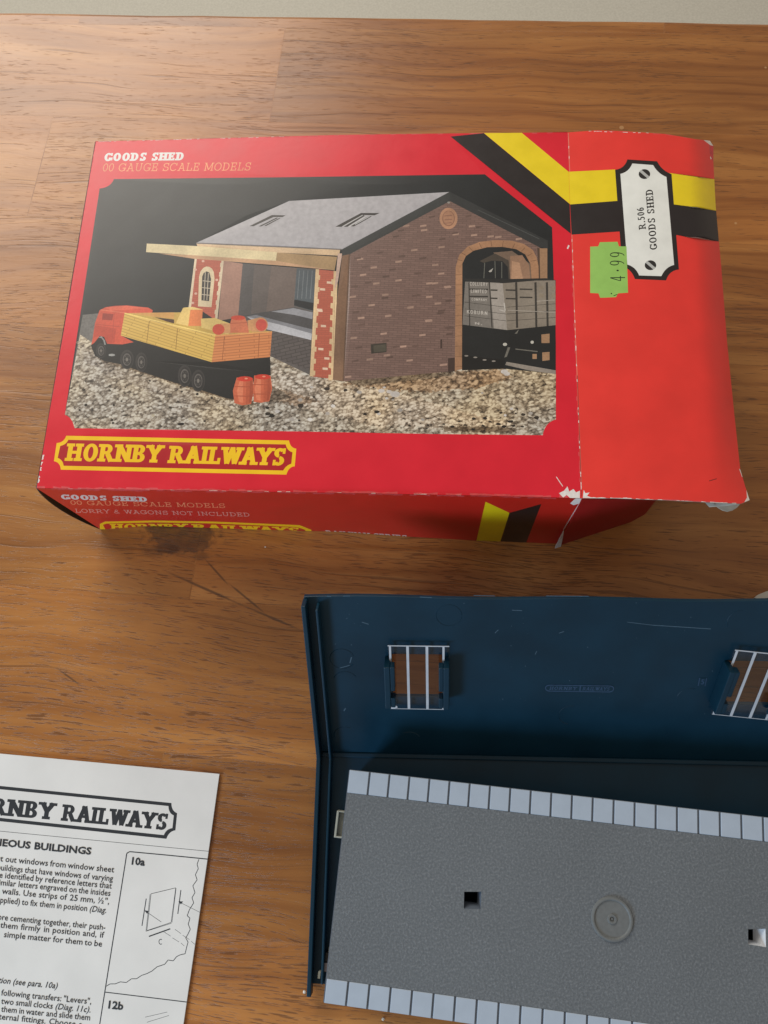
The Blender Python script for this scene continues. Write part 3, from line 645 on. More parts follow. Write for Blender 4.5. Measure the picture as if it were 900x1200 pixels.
# lorry
redl = IK(214, 86, 62); redd = IK(158, 56, 44)
chas = IK(30, 30, 31)
pic(chas, [(141.6, 393.4), (248.4, 424), (316.5, 418), (317.4, 440), (305, 439.5), (292, 452), (276.4, 468), (265.8, 467), (232, 456), (200, 447), (170, 437), (141.6, 427), (122, 423), (111.3, 417), (106.6, 405), (116.7, 393)])
pic(redl, [(107, 404), (108.7, 396.4), (111.3, 378.7), (116.7, 363.5), (123.8, 360), (135, 358.4), (148.7, 357.9), (173.6, 360.5), (179, 363.5), (178, 367.4), (146, 368), (141.5, 393), (156.7, 401), (143.3, 403.6), (125.6, 402.8), (122, 394.8), (116.7, 393.8), (110.4, 401.8)])
pic(IK(196, 74, 54), [(111, 381), (136, 385), (134, 402), (126, 402.6), (122, 394.8), (116.7, 393.8), (109.6, 396)]); pic(IK(228, 104, 78), [(124, 360.2), (148, 358.2), (172, 361), (150, 363), (130, 364)]); pic(redd, [(120.4, 367), (133, 368), (131.6, 375.4), (119.6, 374.6)]); pic(IK(186, 72, 54), seg((112, 380), (142, 383), .8), seg((134, 367), (131, 402), .7)); pic(IK(232, 120, 90), seg((118, 363), (146, 366.6), 1))
pic(IK(150, 150, 148), ell(131, 416, 4, 1.5, 8), [(115, 395.4), (119, 394), (123, 399), (124, 404), (122.4, 404), (121, 399), (118.6, 396)])
for x, y, rx, ry in ((118.4, 411, 6, 9), (148.7, 421.3, 8, 11.5), (165.6, 424.4, 7, 11.5), (216.4, 440.6, 8, 13), (232.2, 446.2, 8, 13)):
    pic(IK(58, 55, 54), ell(x, y, rx, ry)); pic(IK(40, 38, 38), ell(x + .6, y + .5, rx * .82, ry * .84)); pic(IK(98, 93, 90), ell(x, y, rx * .62, ry * .64)); pic(IK(52, 49, 48), ell(x + .3, y + .3, rx * .5, ry * .52)); pic(IK(120, 114, 108), ell(x, y, rx * .2, ry * .2, 8)); pic(IK(84, 80, 78), *[ell(x + rx * .36 * math.cos(k * 1.05), y + ry * .36 * math.sin(k * 1.05), .6, .8, 5) for k in range(6)])
pic(IK(206, 170, 88), [(146, 367), (212.7, 366), (236, 376), (318.6, 388.6), (252.6, 393.4)])
pic(IK(214, 160, 90), [(150, 366.8), (204, 366), (204, 373.6), (180, 371)]); pic(IK(74, 48, 36), [(181, 371.6), (204, 374.4), (204, 379), (196, 377)])
pic(IK(232, 198, 120), [(214.4, 361), (224, 361.2), (221, 382), (206, 379)]); pic(IK(226, 130, 76), [(223.4, 361), (237.6, 362.7), (236.4, 382), (220.6, 382)]); pic(IK(236, 206, 132), [(214.4, 360.6), (226, 359.6), (238, 362.8), (224, 363)])
pic(IK(232, 200, 122), [(235.4, 373.4), (252, 372.6), (272, 380), (268, 392), (236, 384)])
bar1 = IK(218, 122, 86); bar2 = IK(216, 76, 54); bar3 = IK(220, 160, 108)
pic(bar3, [(258, 379), (270, 379), (272, 391), (258, 390)]); pic(IK(216, 84, 62), ell(256, 386, 7.2, 6.4))
pic(bar1, [(271, 374), (287, 371.4), (289.6, 378), (292, 390), (270, 390), (269.6, 380)]); pic(bar2, ell(279, 372.4, 8.4, 2.8)); pic(IK(188, 98, 68), seg((270, 379), (290, 378), 1))
pic(bar3, [(290, 375.6), (300, 373), (308, 374), (310, 388), (296, 389), (291, 386)]); pic(IK(214, 150, 104), ell(305.4, 380.6, 8.6, 8.8)); pic(IK(218, 86, 72), ell(306.2, 380.8, 6.6, 7))
pic(plankm, [(146, 367), (252.6, 393.2), (248.2, 424.4), (141.5, 393.2)])
pic(IK(246, 214, 124), seg((146, 367), (252.6, 392.8), 1.3)); pic(IK(150, 110, 50), seg((175, 376), (172, 401), .7), seg((208, 385), (206, 410), .7))
pic(planko, [(252.4, 393.3), (318.8, 388.9), (316.4, 418.4), (248, 424.4)])
pic(IK(236, 170, 104), seg((252.4, 393.3), (318.8, 388.9), 1.4)); pic(IK(160, 92, 52), seg((263, 394), (260.5, 422), .7), seg((304, 391), (302.5, 419), .7))
for x0, pts, ex in ((0, [(277.4, 442.4), (296, 443.2), (297.6, 457.3), (294.2, 473.4), (284, 475), (274.7, 472.4), (272.9, 458)], (287, 444)), (0, [(297.8, 440), (317.3, 440.6), (318.9, 455.5), (315.6, 470.2), (306, 472), (297.4, 471), (296.6, 456)], (307.8, 441.6))):
    pic(IK(206, 104, 72), pts); x, y = ex
    pic(IK(224, 128, 94), [(x - 6, y + 2), (x - 2, y + 2.5), (x - 2.5, y + 28), (x - 7, y + 27), (x - 9.5, y + 14)]); pic(IK(190, 92, 62), [(x + 1.5, y + 2.5), (x + 8, y + 1), (x + 10, y + 14), (x + 7, y + 28), (x + 1, y + 30)])
    pic(IK(172, 80, 54), seg((x - 12.5, y + 9), (x + 10, y + 9.4), .9), seg((x - 12.5, y + 20), (x + 9.5, y + 20.4), .9), [(x + 6, y + 2), (x + 8.6, y + 1), (x + 10, y + 14), (x + 7.4, y + 27), (x + 5, y + 28)])
    pic(IK(212, 62, 44), ell(x, y, 9.4, 3)); pic(IK(240, 150, 120), ell(x + 1.5, y - .4, 2, 1, 8))
# lettering and maker's badge
T_('title_lettering', WHT, *text_polys('GOODS SHED', (121.4, 188.8), (215.8, 187.8), (1.6, -9.4), .30, .2, .0, .05))
T_('title_lettering', IK(242, 168, 112), *text_polys('00 GAUGE SCALE MODELS', (119.6, 200.8), (294, 199.6), (1.9, -9.2), .085, .075, .0, .05))
bo = [(77.6, 510.6), (338.7, 516.2)] + qcurve((338.7, 516.2), (340, 525), (347.2, 525.8))[0:] + [(345.4, 546.4)] + qcurve((345.4, 546.4), (338, 547), (335.6, 556.2)) + [(71.3, 550.4)] + qcurve((71.3, 550.4), (70.5, 541.5), (63.2, 540.4)) + [(66.4, 519.2)] + qcurve((66.4, 519.2), (75, 518.8), (77.6, 510.6))
bi = [(80, 515.4), (334.8, 520.8)] + qcurve((334.8, 520.8), (336.4, 528.4), (342.8, 530)) + [(341.4, 543.4)] + qcurve((341.4, 543.4), (335, 545.4), (331.8, 551.4)) + [(74.6, 545.8)] + qcurve((74.6, 545.8), (73.6, 538.6), (67.6, 536.6)) + [(70.6, 522.6)] + qcurve((70.6, 522.6), (77.6, 521.2), (80, 515.4))
T_('maker_badge', LOGO, bo); T_('maker_badge', flat('badge_red', rgb(192, 16, 30, .8), .36), bi)
T_('maker_badge', LOGO, *text_polys('HORNBY', (76.2, 540), (188.5, 542.2), (3.4, -20.4), .27, .17, .0, .0))
T_('maker_badge', LOGO, *text_polys('RAILWAYS', (196.6, 542.6), (333.2, 545.6), (3.4, -20.2), .27, .17, .0, -.015))
# scuffs
T_('top_panel', FIBRE, [(655, 578), (661, 575), (665, 570), (667, 576), (672, 573), (675, 577), (679.6, 575), (679.5, 584), (668, 583.6), (664, 580), (660, 583)], [(651.5, 559), (652.3, 558.6), (660, 570), (659.2, 570.2)], [(664.2, 291), (666, 287), (667.5, 288), (665.6, 292)])
T_('top_panel', PALER, *rub([(670, 300), (672.4, 369), (680.6, 575)], 1.0, '', None, 5, .4, (-1, 0)))
grid = [(x, y) for y in range(180, 580, 36) for x in range(70, 680, 44)]
planar(LT, topP, box, grid)

# ---- front face: planes through the top edge, turned so that the foot meets the table
FQ = [(43, 572), (682, 584), (652, 640), (118, 620.5)]
FT0, FT1 = P((43, 572), ZB), P((682, 584), ZB)
foot = [(0, 620.5, 118), (.11, 616.5, 180), (.35, 620.5, 300), (.53, 623.2, 400), (.68, 629, 480), (.83, 633.6, 560), (1, 637, 652)]
def frontP(p):
    s, t = inv_bil(p, FQ); s = min(max(s, 0), 1)
    for (s0, y0, x0), (s1, y1, x1) in zip(foot, foot[1:]):
        if s <= s1 + 1e-9: break
    k = (s - s0) / (s1 - s0); fp = P((x0 + (x1 - x0) * k, y0 + (y1 - y0) * k), .0004)
    n = (FT1 - FT0).cross(fp - FT0).normalized()
    return PP(p, FT0, n)
fo = [(43, 572.2), (120, 573.6), (250, 575.4), (400, 577.8), (560, 580.8), (620, 582.5), (682, 584.2), (667, 612), (652, 637), (560, 633.6), (480, 629), (400, 623.2), (300, 620.5), (180, 616.5), (118, 620.5), (80, 596)]
LF = [('front_panel', REDS, fo)]
def Fl(part, mat, *polys):
    for q in polys: LF.append((part, mat, q))
Fl('front_panel', PALER, *[[(a[0], a[1] + .3), (b[0], b[1] + .3), (c_[0], c_[1]), (d[0], d[1])] for a, b, c_, d in rub([(43, 572.2), (250, 575.4), (400, 577.8), (560, 580.8), (660, 583.6)], 1.6, '', None, 8, .75, (0, 1))])
Fl('side_lettering', ink(214, 204, 204), *text_polys('GOODS SHED', (72, 585), (174.4, 588), (-1.6, -5.6), .3, .2, 0, .05))
Fl('side_lettering', ORL, *text_polys('00 GAUGE SCALE MODELS', (83, 591.4), (265.4, 595.2), (-1.4, -5), .09, .09, 0, .05))
Fl('side_lettering', ink(226, 160, 150), *text_polys('LORRY & WAGONS NOT INCLUDED', (88.6, 600.6), (294, 605.4), (-1.4, -4.4), .09, .1, 0, .05))
Fl('series_lettering', ink(214, 190, 186), *text_polys('RAILWAY SERIES', (382, 625.4), (478, 631.4), (-.8, -4), .2, .2, 0, .06))
Fl('side_badge', LOGO, [(123, 611.2), (180, 610), (250, 611.2), (351, 615.4), (365, 621), (362, 640), (180, 640), (117, 640), (117, 614)])
Fl('side_badge', REDS, [(125, 613.6), (180, 612.2), (250, 613.4), (348, 617.6), (358, 621), (350, 640), (180, 640), (134, 640), (120.6, 615)])
Fl('side_badge', LOGO, *text_polys('HORNBY', (130, 620.6), (220, 620.4), (-1, -6.6), .26, .18, 0, 0), *text_polys('RAILWAYS', (226, 620.6), (352, 624.8), (-1, -6.4), .26, .18, 0, 0))
Fl('side_stripes', YEL, [(569, 588), (597, 601), (585.5, 637), (557.5, 637)]); Fl('side_stripes', BLK, [(597, 601), (634.4, 590.6), (615.5, 639), (585.5, 638)])
Fl('front_panel', FIBRE, [(648, 646), (655, 631), (660.5, 621), (658, 634), (653, 641)], [(657, 584), (662, 586), (668, 590), (674, 584.4), (682, 583), (679, 590), (672, 592)], seg((660, 621), (680, 588), .7))
g2_ = [(x, y) for x in range(70, 680, 30) for y in (584, 596, 608, 620, 630)]
planar(LF, frontP, box, g2_)

# ---- the other walls of the carton
Tc = [P(q, ZB - .0006) for q in TQ]
Bf = [P((118, 620.5), .0004), P((652, 637), .0004)]
dv = (Tc[0] - Tc[3]); dv.z = 0
dv2 = (Tc[1] - Tc[2]); dv2.z = 0
Bb = [Bf[0] + dv, Bf[1] + dv2]
def sheet(name, a, b, c, d, mat, bulge=0, t=.0006, n=10):
    """ruled sheet a-b (top) to d-c (bottom), bowed by bulge along its normal"""
    nn = (b - a).cross(d - a).normalized(); vs = []; fs = []
    for j in range(n + 1):
        for i in range(n + 1):
            u, v = i / n, j / n
            vs.append(a * (1 - u) * (1 - v) + b * u * (1 - v) + c * u * v + d * (1 - u) * v + nn * bulge * math.sin(math.pi * v) ** .8 * (.6 + .4 * u))
    for j in range(n):
        for i in range(n):
            k = j * (n + 1) + i; fs.append((k, k + 1, k + n + 2, k + n + 1))
    o = meshobj(name, vs, fs, mat, box, smooth=True); solidify(o, t, 0); return o
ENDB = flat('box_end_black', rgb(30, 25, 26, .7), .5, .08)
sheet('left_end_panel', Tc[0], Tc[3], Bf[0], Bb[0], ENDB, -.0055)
sheet('back_panel', Tc[1], Tc[0], Bb[0], Bb[1], REDS, 0)
sheet('base_panel', Bf[0] + dv * .04, Bf[1] + dv2 * .04, Bb[1], Bb[0], REDS, 0)

# ---- end flap, hinged on the right of the top face and lying open
hin = lambda y: 665 + (y - 155) / 429 * 16
OUT = [(155, 834), (185, 835.6), (240, 838.6), (310, 845), (400, 852), (480, 860), (550, 867.5), (572, 873), (590, 879)]
def outx(y):
    if y <= OUT[0][0]: return OUT[0][1]
    for (y0, x0), (y1, x1) in zip(OUT, OUT[1:]):
        if y <= y1: return x0 + (x1 - x0) * (y - y0) / (y1 - y0)
    return OUT[-1][1]
def flapP(p):
    s = (p[0] - hin(p[1])) / (outx(p[1]) - hin(p[1])); s = min(max(s, 0), 1.05)
    t = (p[1] - 155) / 430
    z = ZB + .0012 * math.sin(math.pi * s) - .0035 * s * s - .0065 * max(0, (s - .82) / .18) ** 2.0 * (1 - .55 * max(0, (t - .75) * 4))
    return P(p, z)
LE = []
def El(part, mat, *polys):
    for q in polys: LE.append((part, mat, q))
fo = [(665, 155.2), (700, 152.6), (730, 153.6), (780, 157), (815, 163), (832, 165), (836, 171), (836, 190), (838.6, 240), (845, 310), (852, 400), (860, 480), (867.5, 550), (873, 569), (878.4, 586), (868, 590.4), (830, 588.6), (780, 586), (720, 583.8), (681, 583.8), (672.4, 369)]
El('end_flap', REDF, fo)
El('end_flap', PALER, *rub([(700, 153), (780, 157), (832, 165)], .8, '', None, 5, .5, (0, 1)), *rub([(690, 583.6), (780, 586), (868, 590.4)], 1.2, '', None, 7, .85, (0, -1)))
HINGE = flat('hinge_crease', rgb(222, 128, 112, .85), .7, .2, 500); HDARK = flat('hinge_painted_shadow', rgb(120, 22, 22, .8), .6, .1)
El('end_flap', HINGE, *[seg(a, b, w_) for a, b, w_ in (((666, 156), (669.4, 250), .8), ((669.4, 250), (673.4, 369), .7), ((673.4, 369), (678, 480), .8), ((678, 480), (681.4, 572), 1.0))])
El('end_flap', HDARK, seg((676.6, 440), (681.6, 582), .6))  # shade in the crease, painted as a thin dark line
El('end_flap', FIBRE, *rub([(665.6, 156), (669, 250), (673, 369), (681, 580)], .8, '', None, 3, .22, (1.0, 0)))
El('end_flap', FIBRE, *rub([(690, 583.6), (735, 584.3)], 1.4, '', None, 5, .85, (0, -1)), *rub([(735, 584.3), (868, 590.4)], .8, '', None, 5, .55, (0, -1)), *rub([(690, 153.4), (760, 155.6)], .6, '', None, 3, .35, (0, 1)))
El('end_flap', FIBRE, [(824, 163.6), (832, 165), (836, 169), (835, 172), (829, 167.5)], [(832, 184), (836.4, 178), (836.6, 183), (833, 187)], [(866, 549), (868.5, 551), (872, 558), (869.6, 559)], [(874.6, 573), (877.4, 579), (878.4, 586.6), (874, 588.6), (871.6, 589.6), (875.4, 583)], [(683, 583.4), (684, 574), (686, 578), (691, 577), (688, 581), (694, 583.5)])
El('end_flap', PALER, [(831, 170), (836, 171), (836, 190), (832, 182)])
El('end_flap', ink(110, 30, 26), seg((831, 563.6), (840, 561), .9))
El('end_stripes', YEL, [(666.8, 201.2), (721, 198.6), (726, 236), (668, 239.6)], [(784, 202.6), (838, 210), (840, 247), (789, 239.8)])
El('end_stripes', BLK, [(668, 239.6), (726, 235.2), (790, 239.6), (839.6, 247), (842.4, 283), (794, 275.6), (725, 271.4), (669.8, 275)])
po = [(735.2, 186.8), (770, 189)] + qcurve((770, 189), (775.5, 200), (787, 204)) + [(795.6, 315.8)] + qcurve((795.6, 315.8), (784, 317), (780.6, 328.6)) + [(744, 327)] + qcurve((744, 327), (740, 315), (729, 312)) + [(720.8, 199)] + qcurve((720.8, 199), (732, 197.6), (735.2, 186.8))
pi_ = [(741, 191.6), (765.4, 193.4)] + qcurve((765.4, 193.4), (771, 203.6), (781, 207.4)) + [(790, 310.4)] + qcurve((790, 310.4), (780, 312.6), (775, 323.6)) + [(749, 322.8)] + qcurve((749, 322.8), (745, 312.6), (735.2, 310)) + [(727, 203.8)] + qcurve((727, 203.8), (737, 201.6), (741, 191.6))
El('name_plate', BLK, po); El('name_plate', ink(232, 234, 230, k=.97), pi_)
for cx, cy in ((755.2, 204), (762.3, 310.8)):
    El('name_plate', ink(40, 38, 38), ell(cx, cy, 6.8, 5.8, 20)); El('name_plate', ink(188, 190, 188), [(cx - 6, cy - 3), (cx - 3.4, cy - 5), (cx + 6, cy + 3), (cx + 3.4, cy + 5)])
TXT = ink(36, 34, 34)
El('name_plate', TXT, *text_polys('R.506', (757, 268.4), (754.2, 241.8), (-8.2, .8), .2, .13, 0, .08))
El('name_plate', TXT, *text_polys('GOODS SHED', (770.2, 292.4), (764.8, 220.6), (-8.4, .9), .22, .13, 0, .08))
GRN = flat('green_paper_label', rgb(154, 204, 98, .86), .6, .05, 200)
El('price_sticker', GRN, [(691.6, 289), (701, 288.7), (703, 283.8), (723.6, 283.3), (725.3, 288.7), (734.2, 288.7), (736, 343), (724.4, 343.8), (721.8, 348.2), (703.3, 349), (701.3, 343.8), (691.6, 343.3)])
GT = ink(34, 52, 30)
El('price_sticker', GT, *text_polys('4', (732.6, 329.6), (732.4, 323), (-17.2, .2), .12, .07, 0, 0, False), *text_polys('9', (731.8, 311.4), (731.6, 304.6), (-17, .2), .12, .055, 0, 0, False), *text_polys('9', (732, 301.6), (731.8, 294.8), (-17, .2), .12, .055, 0, 0, False), ell(723.8, 317, 1.5, 1, 8), ell(716.5, 344, .9, .9, 6), seg((719, 346.6), (723.6, 345), .9))
gr = [(x, y) for y in range(165, 585, 14) for x in list(range(680, 815, 15))] + [(outx(y) - k, y) for y in range(172, 588, 7) for k in (2.5, 5.5, 9, 13, 17.5, 23, 29, 36)]
eo = planar(LE, flapP, box, gr, True, True)
for part in ('end_stripes', 'name_plate', 'price_sticker'):
    o = eo[part]; o.parent = eo['end_flap']; 
eo['price_sticker']['label'] = 'green price sticker reading 4.99'
# grey back of the flap, half a millimetre below
LC = [('flap_backing', CARD, q) for _, _, q in LE]
bk2 = planar(LC, lambda p: flapP(p) - Vector((0, 0, .0006)), box, gr)
# tuck flap folded down under the outer edge
def tuck():
    vs, fs = [], []; n, mrows = 16, 8
    for i in range(n + 1):
        y = 172 + (588 - 172) * i / n
        a = flapP((outx(y) - 2.5, y)) - Vector((0, 0, .0012)); out = Vector((math.cos(R_(-15)), math.sin(R_(-15)), 0))
        e = min(1, min(i, n - i) / 2.2); e = math.sqrt(max(0, 1 - (1 - e) ** 2)) if e < 1 else 1
        for j in range(mrows + 1):
            v = j / mrows; L_ = .020 * (.35 + .65 * e)
            ang = R_(80 - 10 * 0) + R_(55) * v
            # sweep downward and back under the flap
            x = -.0012 - .013 * v * v; z = -L_ * v
            vs.append(a + out * x + Vector((0, 0, z - .0007)))
    for i in range(n):
        for j in range(mrows):
            k = i * (mrows + 1) + j; fs.append((k, k + 1, k + mrows + 2, k + mrows + 1))
    o = meshobj('tuck_flap', vs, fs, CARD, box, smooth=True); solidify(o, .0005, 0); return o
tuck()
# rounded corner of the tuck flap that shows its bare card below the edge
cc = [(835.6, 588.6), (838, 591.4), (842, 595), (847, 598), (853, 599.4), (859, 597.8), (864, 594.6), (868, 590.2), (866, 586), (848, 585.4)]
vs = [P(q, .066) for q in cc]
o = meshobj('tuck_corner', vs, [tuple(range(len(vs)))], CARD, box); solidify(o, .0006, -1)
# dust flap swung out from the front wall
h0, h1 = P((683, 584.8), ZB - .0008), P((652, 640), .0008)
fd = (FT1 - FT0).normalized(); sw = Matrix.Rotation(R_(20), 3, 'Z') @ fd
dn = (h1 - h0).cross(sw).normalized()
dpx = [(682, 585), (725, 585.2), (769, 586), (766, 590), (756, 602.6), (728, 618), (700.7, 633.4), (678, 645), (668, 646.8), (652, 646), (656, 636)]
dust = meshobj('dust_flap', [PP(q, h0, dn) for q in dpx], [tuple(reversed(range(len(dpx))))], flat('dust_flap_shaded_red', rgb(178, 24, 28, .8), .5, .08, 60), box); solidify(dust, .0006, -1)  # darker copy of the card red: shade below the end flap is in the colour
torn = meshobj('torn_strip', [PP(q, h0 - dn * .0 + (h0 - h0), dn) + Vector((-.0002, -.0006, .0002)) for q in [(648.6, 646.6), (651, 638), (655, 631), (660.6, 620.6), (658.6, 632), (655.6, 645), (653, 648)]], [tuple(reversed(range(7)))], FIBRE, box); solidify(torn, .0003, 1)

# ------------------------------------------------------------------ model roof, lying upside down
BLUE = flat('navy_plastic', rgb(12, 50, 70, .82), rough=.38, var=.14, scale=45, bump=.06, bscale=260, spec=.24)
BLUEE = BLUE
RA = P((374, 883), .003); RB = P((900, 894), .003); e1 = (RB - RA).normalized(); nh = Vector((-e1.y, e1.x, 0))
AL = R_(44.5)
w1 = nh * math.cos(AL) + Vector((0, 0, math.sin(AL))); n1 = Vector((0, 0, math.cos(AL))) - nh * math.sin(AL)
UPV = Vector((0, 0, 1)); w2 = -nh
def up_ab(p, off=0.0):
    X = PP(p, RA + n1 * off, n1) - RA; return X.dot(e1), X.dot(w1)
def lo_ab(p, z=.003):
    X = P(p, z) - RA; return X.dot(e1), X.dot(w2)
roof = thing('model_roof', 'dark navy plastic model roof lying upside down with two clear skylights', 'model roof', (RA.x, RA.y, 0))
LEN = .315
b_top = up_ab((357, 700))[1]
tl_, tr_, br_, bl_ = up_ab((460, 767)), up_ab((518, 767)), up_ab((518, 817)), up_ab((460, 816))
HA0, HA1 = (tl_[0] + bl_[0]) / 2, (tr_[0] + br_[0]) / 2
HB0, HB1 = (bl_[1] + br_[1]) / 2, (tl_[1] + tr_[1]) / 2
OFF2 = up_ab((880.5, 765), .003)[0] - up_ab((478.5, 757), .003)[0]
DB2 = up_ab((880.5, 765), .003)[1] - up_ab((478.5, 757), .003)[1]
print('roof', b_top, HA0, HA1, HB0, HB1, OFF2, DB2)
TH = .0024
def upfn(q): return RA + e1 * q[0] + w1 * q[1]
rk = random.Random(11)
def edgewob(x): return b_top + .0005 * math.sin(x * 60) + .0004 * math.sin(x * 23 + 1)
outl = [(0, -.0002), (LEN, -.0002)] + [(LEN - LEN * i / 40, edgewob(LEN - LEN * i / 40)) for i in range(41)]
lays = [('sloped_panel', BLUE, outl)]
for k in (0, 1): lays.append(('sloped_panel', None, [(HA0 + OFF2 * k, HB0 + DB2 * k), (HA1 + OFF2 * k, HB0 + DB2 * k), (HA1 + OFF2 * k, HB1 + DB2 * k), (HA0 + OFF2 * k, HB1 + DB2 * k)]))
so = planar(lays, upfn, roof, (), flip=False)['sloped_panel']; solidify(so, TH, -1); bevel(so, .0004, 2)
b_lo = lo_ab((369, 1153))[1]
fr_up = (RA, e1, w1, n1); fr_lo = (RA, e1, w2, UPV)
boxes('flat_panel', fr_lo, [(0, LEN, .0012, b_lo, -.0026, 0)], BLUE, roof, .0004)
boxes('ridge_bead', (RA, e1, nh, UPV), [(.0015, LEN, -.0016, .0008, -.001, .0016)], BLUE, roof, .0005)
# end boards: one lip along the gable edge, one rib inside it
LIP, RIB = .0065, .0065
def strip(name, a0, a1, bup, blo, c, s0=.0):
    vs = []; prof = [(RA + w1 * bup, n1), (RA, None), (RA + w2 * blo, UPV)]
    half = ((n1 + UPV).normalized()) / math.cos((math.pi / 2 - (math.pi - AL) / 2 + 0) * 0 + AL / 2)
    ds = [n1, half, UPV]
    for a in (a0, a1):
        for (p_, _), d in zip(prof, ds):
            vs.append(p_ + e1 * a); vs.append(p_ + e1 * a + d * c)
    f = [(0, 2, 3, 1), (2, 4, 5, 3), (6, 7, 9, 8), (8, 9, 11, 10), (1, 3, 9, 7), (3, 5, 11, 9), (0, 1, 7, 6), (4, 10, 11, 5)]
    o = meshobj(name, vs, f, BLUE, roof); bevel(o, .0004, 2); return o
strip('gable_lip', -.0004, .0017, b_top - .0006, b_lo + .004, LIP)
strip('inner_rib', .0062, .0074, up_ab((369, 715), RIB)[1], b_lo - .0015, RIB)
# skylights
CLEAR, N, L, B = newmat('clear_acetate')
tb = N.new('ShaderNodeBsdfTransparent'); tb.inputs[0].default_value = (.93, .95, .97, 1)
gb = N.new('ShaderNodeBsdfGlossy'); gb.inputs['Roughness'].default_value = .12
fz = N.new('ShaderNodeFresnel'); fz.inputs[0].default_value = 1.28
ms = N.new('ShaderNodeMixShader'); L.new(fz.outputs[0], ms.inputs[0]); L.new(tb.outputs[0], ms.inputs[1]); L.new(gb.outputs[0], ms.inputs[2])
N.remove(B); L.new(ms.outputs[0], N['Material Output'].inputs[0])
WBAR = flat('white_bar_paint', rgb(206, 212, 222, .8), .5, .06, 300)
OFFS = .0026
s_tl, s_br = up_ab((455.5, 756), OFFS), up_ab((526.5, 831.5), OFFS)
sa0, sa1, sb0, sb1 = up_ab((456, 831), OFFS)[0] * .5 + s_tl[0] * .5, up_ab((526, 756), OFFS)[0] * .5 + s_br[0] * .5, s_br[1], s_tl[1]
bars = [up_ab((x, 793), OFFS)[0] for x in (458.3, 478.4, 500.6, 519.6)]
CH = .0088
def skylight(k):
    ox, ob = OFF2 * k, DB2 * k
    # the second glazing sheet sits a little askew in its opening
    tw = R_(-6.5) * k; c2 = ((HA0 + HA1) / 2 + ox, (HB0 + HB1) / 2 + ob)
    ea = e1 * math.cos(tw) + w1 * math.sin(tw); eb = w1 * math.cos(tw) - e1 * math.sin(tw)
    RO = RA + e1 * c2[0] + w1 * c2[1] - ea * c2[0] - eb * c2[1]
    fr_up = (RO, ea, eb, n1)
    s = boxes('skylight', fr_up, [(sa0 + ox, sa1 + ox, sb0 + ob, sb1 + ob, OFFS - .0003, OFFS)], CLEAR, roof)
    for i, x in enumerate(bars):
        wd = .0005 if i not in (1, 2) else .00062
        boxes('glazing_bar', fr_up, [(x - wd + ox, x + wd + ox, sb0 + .0002 + ob, sb1 - .0002 + ob, OFFS + .00005, OFFS + .00035)], WBAR, s)
    boxes('glazing_rim', fr_up, [(sa0 + ox, sa1 + ox, sb1 - .0005 + ob, sb1 + ob, OFFS + .00006, OFFS + .00026), (sa0 + ox + .0004, sa1 + ox - .0004, sb0 + ob, sb0 + .0003 + ob, OFFS + .00006, OFFS + .00022)], WBAR, s)
    bl = [(sa0 + .0006 + .0032 * u, sb0 + .0007 + .0016 * v) for u, v in ((0, 0), (.5, -.1), (1, .25), (.9, .8), (.6, 1), (.2, .6))]
    pv = [RO + ea * (a + ox) + eb * (b + ob) + n1 * (OFFS + .0005) for a, b in bl]
    o = meshobj('glue_blob', pv, [tuple(range(6))], WBAR, s); solidify(o, .0004, -1)
    for j, (a0, a1) in enumerate(((HA0 - .0034, HA0 - .0006), (HA1 + .0006, HA1 + .0034))):
        bmid = (HB0 + HB1) / 2 + ob
        # two lugs with a notch between them facing the opening
        its = [(a0 + ox, a1 + ox, HB0 + ob - .0004, HB1 + ob - .0012, .0, CH)]
        inx = (a1, a1 + .0022) if j == 0 else (a0 - .0022, a0)
        its.append((inx[0] + ox, inx[1] + ox, HB0 + ob + .0002, HB0 + ob + .0062, OFFS + .0012, CH - .0004))
        its.append((inx[0] + ox, inx[1] + ox, HB0 + ob + .0105, HB1 + ob - .0014, OFFS + .0012, CH - .0004))
        boxes('catch', fr_up, its, BLUE, roof, .0004)
for k in (0, 1): skylight(k)
# moulding marks: faint raised rings, a maker's capsule, a mould number
MARK = flat('navy_plastic_pale', rgb(40, 70, 102, .9), rough=.5, var=.2, scale=600)  # paler navy for the frames and characters of the raised marks
def ringmesh(name, cpx, r, a0, a1, h=.00018, wdt=.00035):
    ca, cb = up_ab(cpx); n = max(6, int((a1 - a0) / 12)); vs = []; fs = []
    for i in range(n + 1):
        t = R_(a0 + (a1 - a0) * i / n)
        for rr2, c in ((r, 0), (r + wdt / 2, h), (r + wdt, 0)):
            vs.append(RA + e1 * (ca + rr2 * math.cos(t)) + w1 * (cb + rr2 * math.sin(t)) + n1 * (c + .00001))
    for i in range(n):
        k = i * 3; fs += [(k, k + 1, k + 4, k + 3), (k + 1, k + 2, k + 5, k + 4)]
    return meshobj(name, vs, fs, BLUE, roof, smooth=False)
for c, a0, a1 in (((401, 772), 20, 330), ((405, 798), 30, 160), ((405, 862), 60, 200), ((526, 721), 0, 350), ((669, 838), 80, 260), ((808, 818), 70, 190), ((868, 728), 90, 210), ((480, 868), 30, 120)):
    ringmesh('ejector_ring', c, .0058, a0, a1)
cap = []
ca, cb = up_ab((679, 806.5)); hw, hh = .0165, .0021
ring2 = [(ca + hw - hh + x, cb + y) for x, y in arcpts((0, 0), hh, -90, 90, 8)] + [(ca - hw + hh + x, cb + y) for x, y in arcpts((0, 0), hh, 90, 270, 8)]
k = .78
ring3 = [(ca + (x - ca) * .975, cb + (y - cb) * k) for x, y in ring2]
lay = [('maker_capsule', MARK, ring2), ('maker_capsule', BLUE, ring3)]
lay += [('maker_capsule', MARK, q) for q in text_polys('HORNBY', (ca - hw + .002, cb - .0011), (ca - .0012, cb - .0011), (.0003, .0021), .2, .16, 0, .1)]
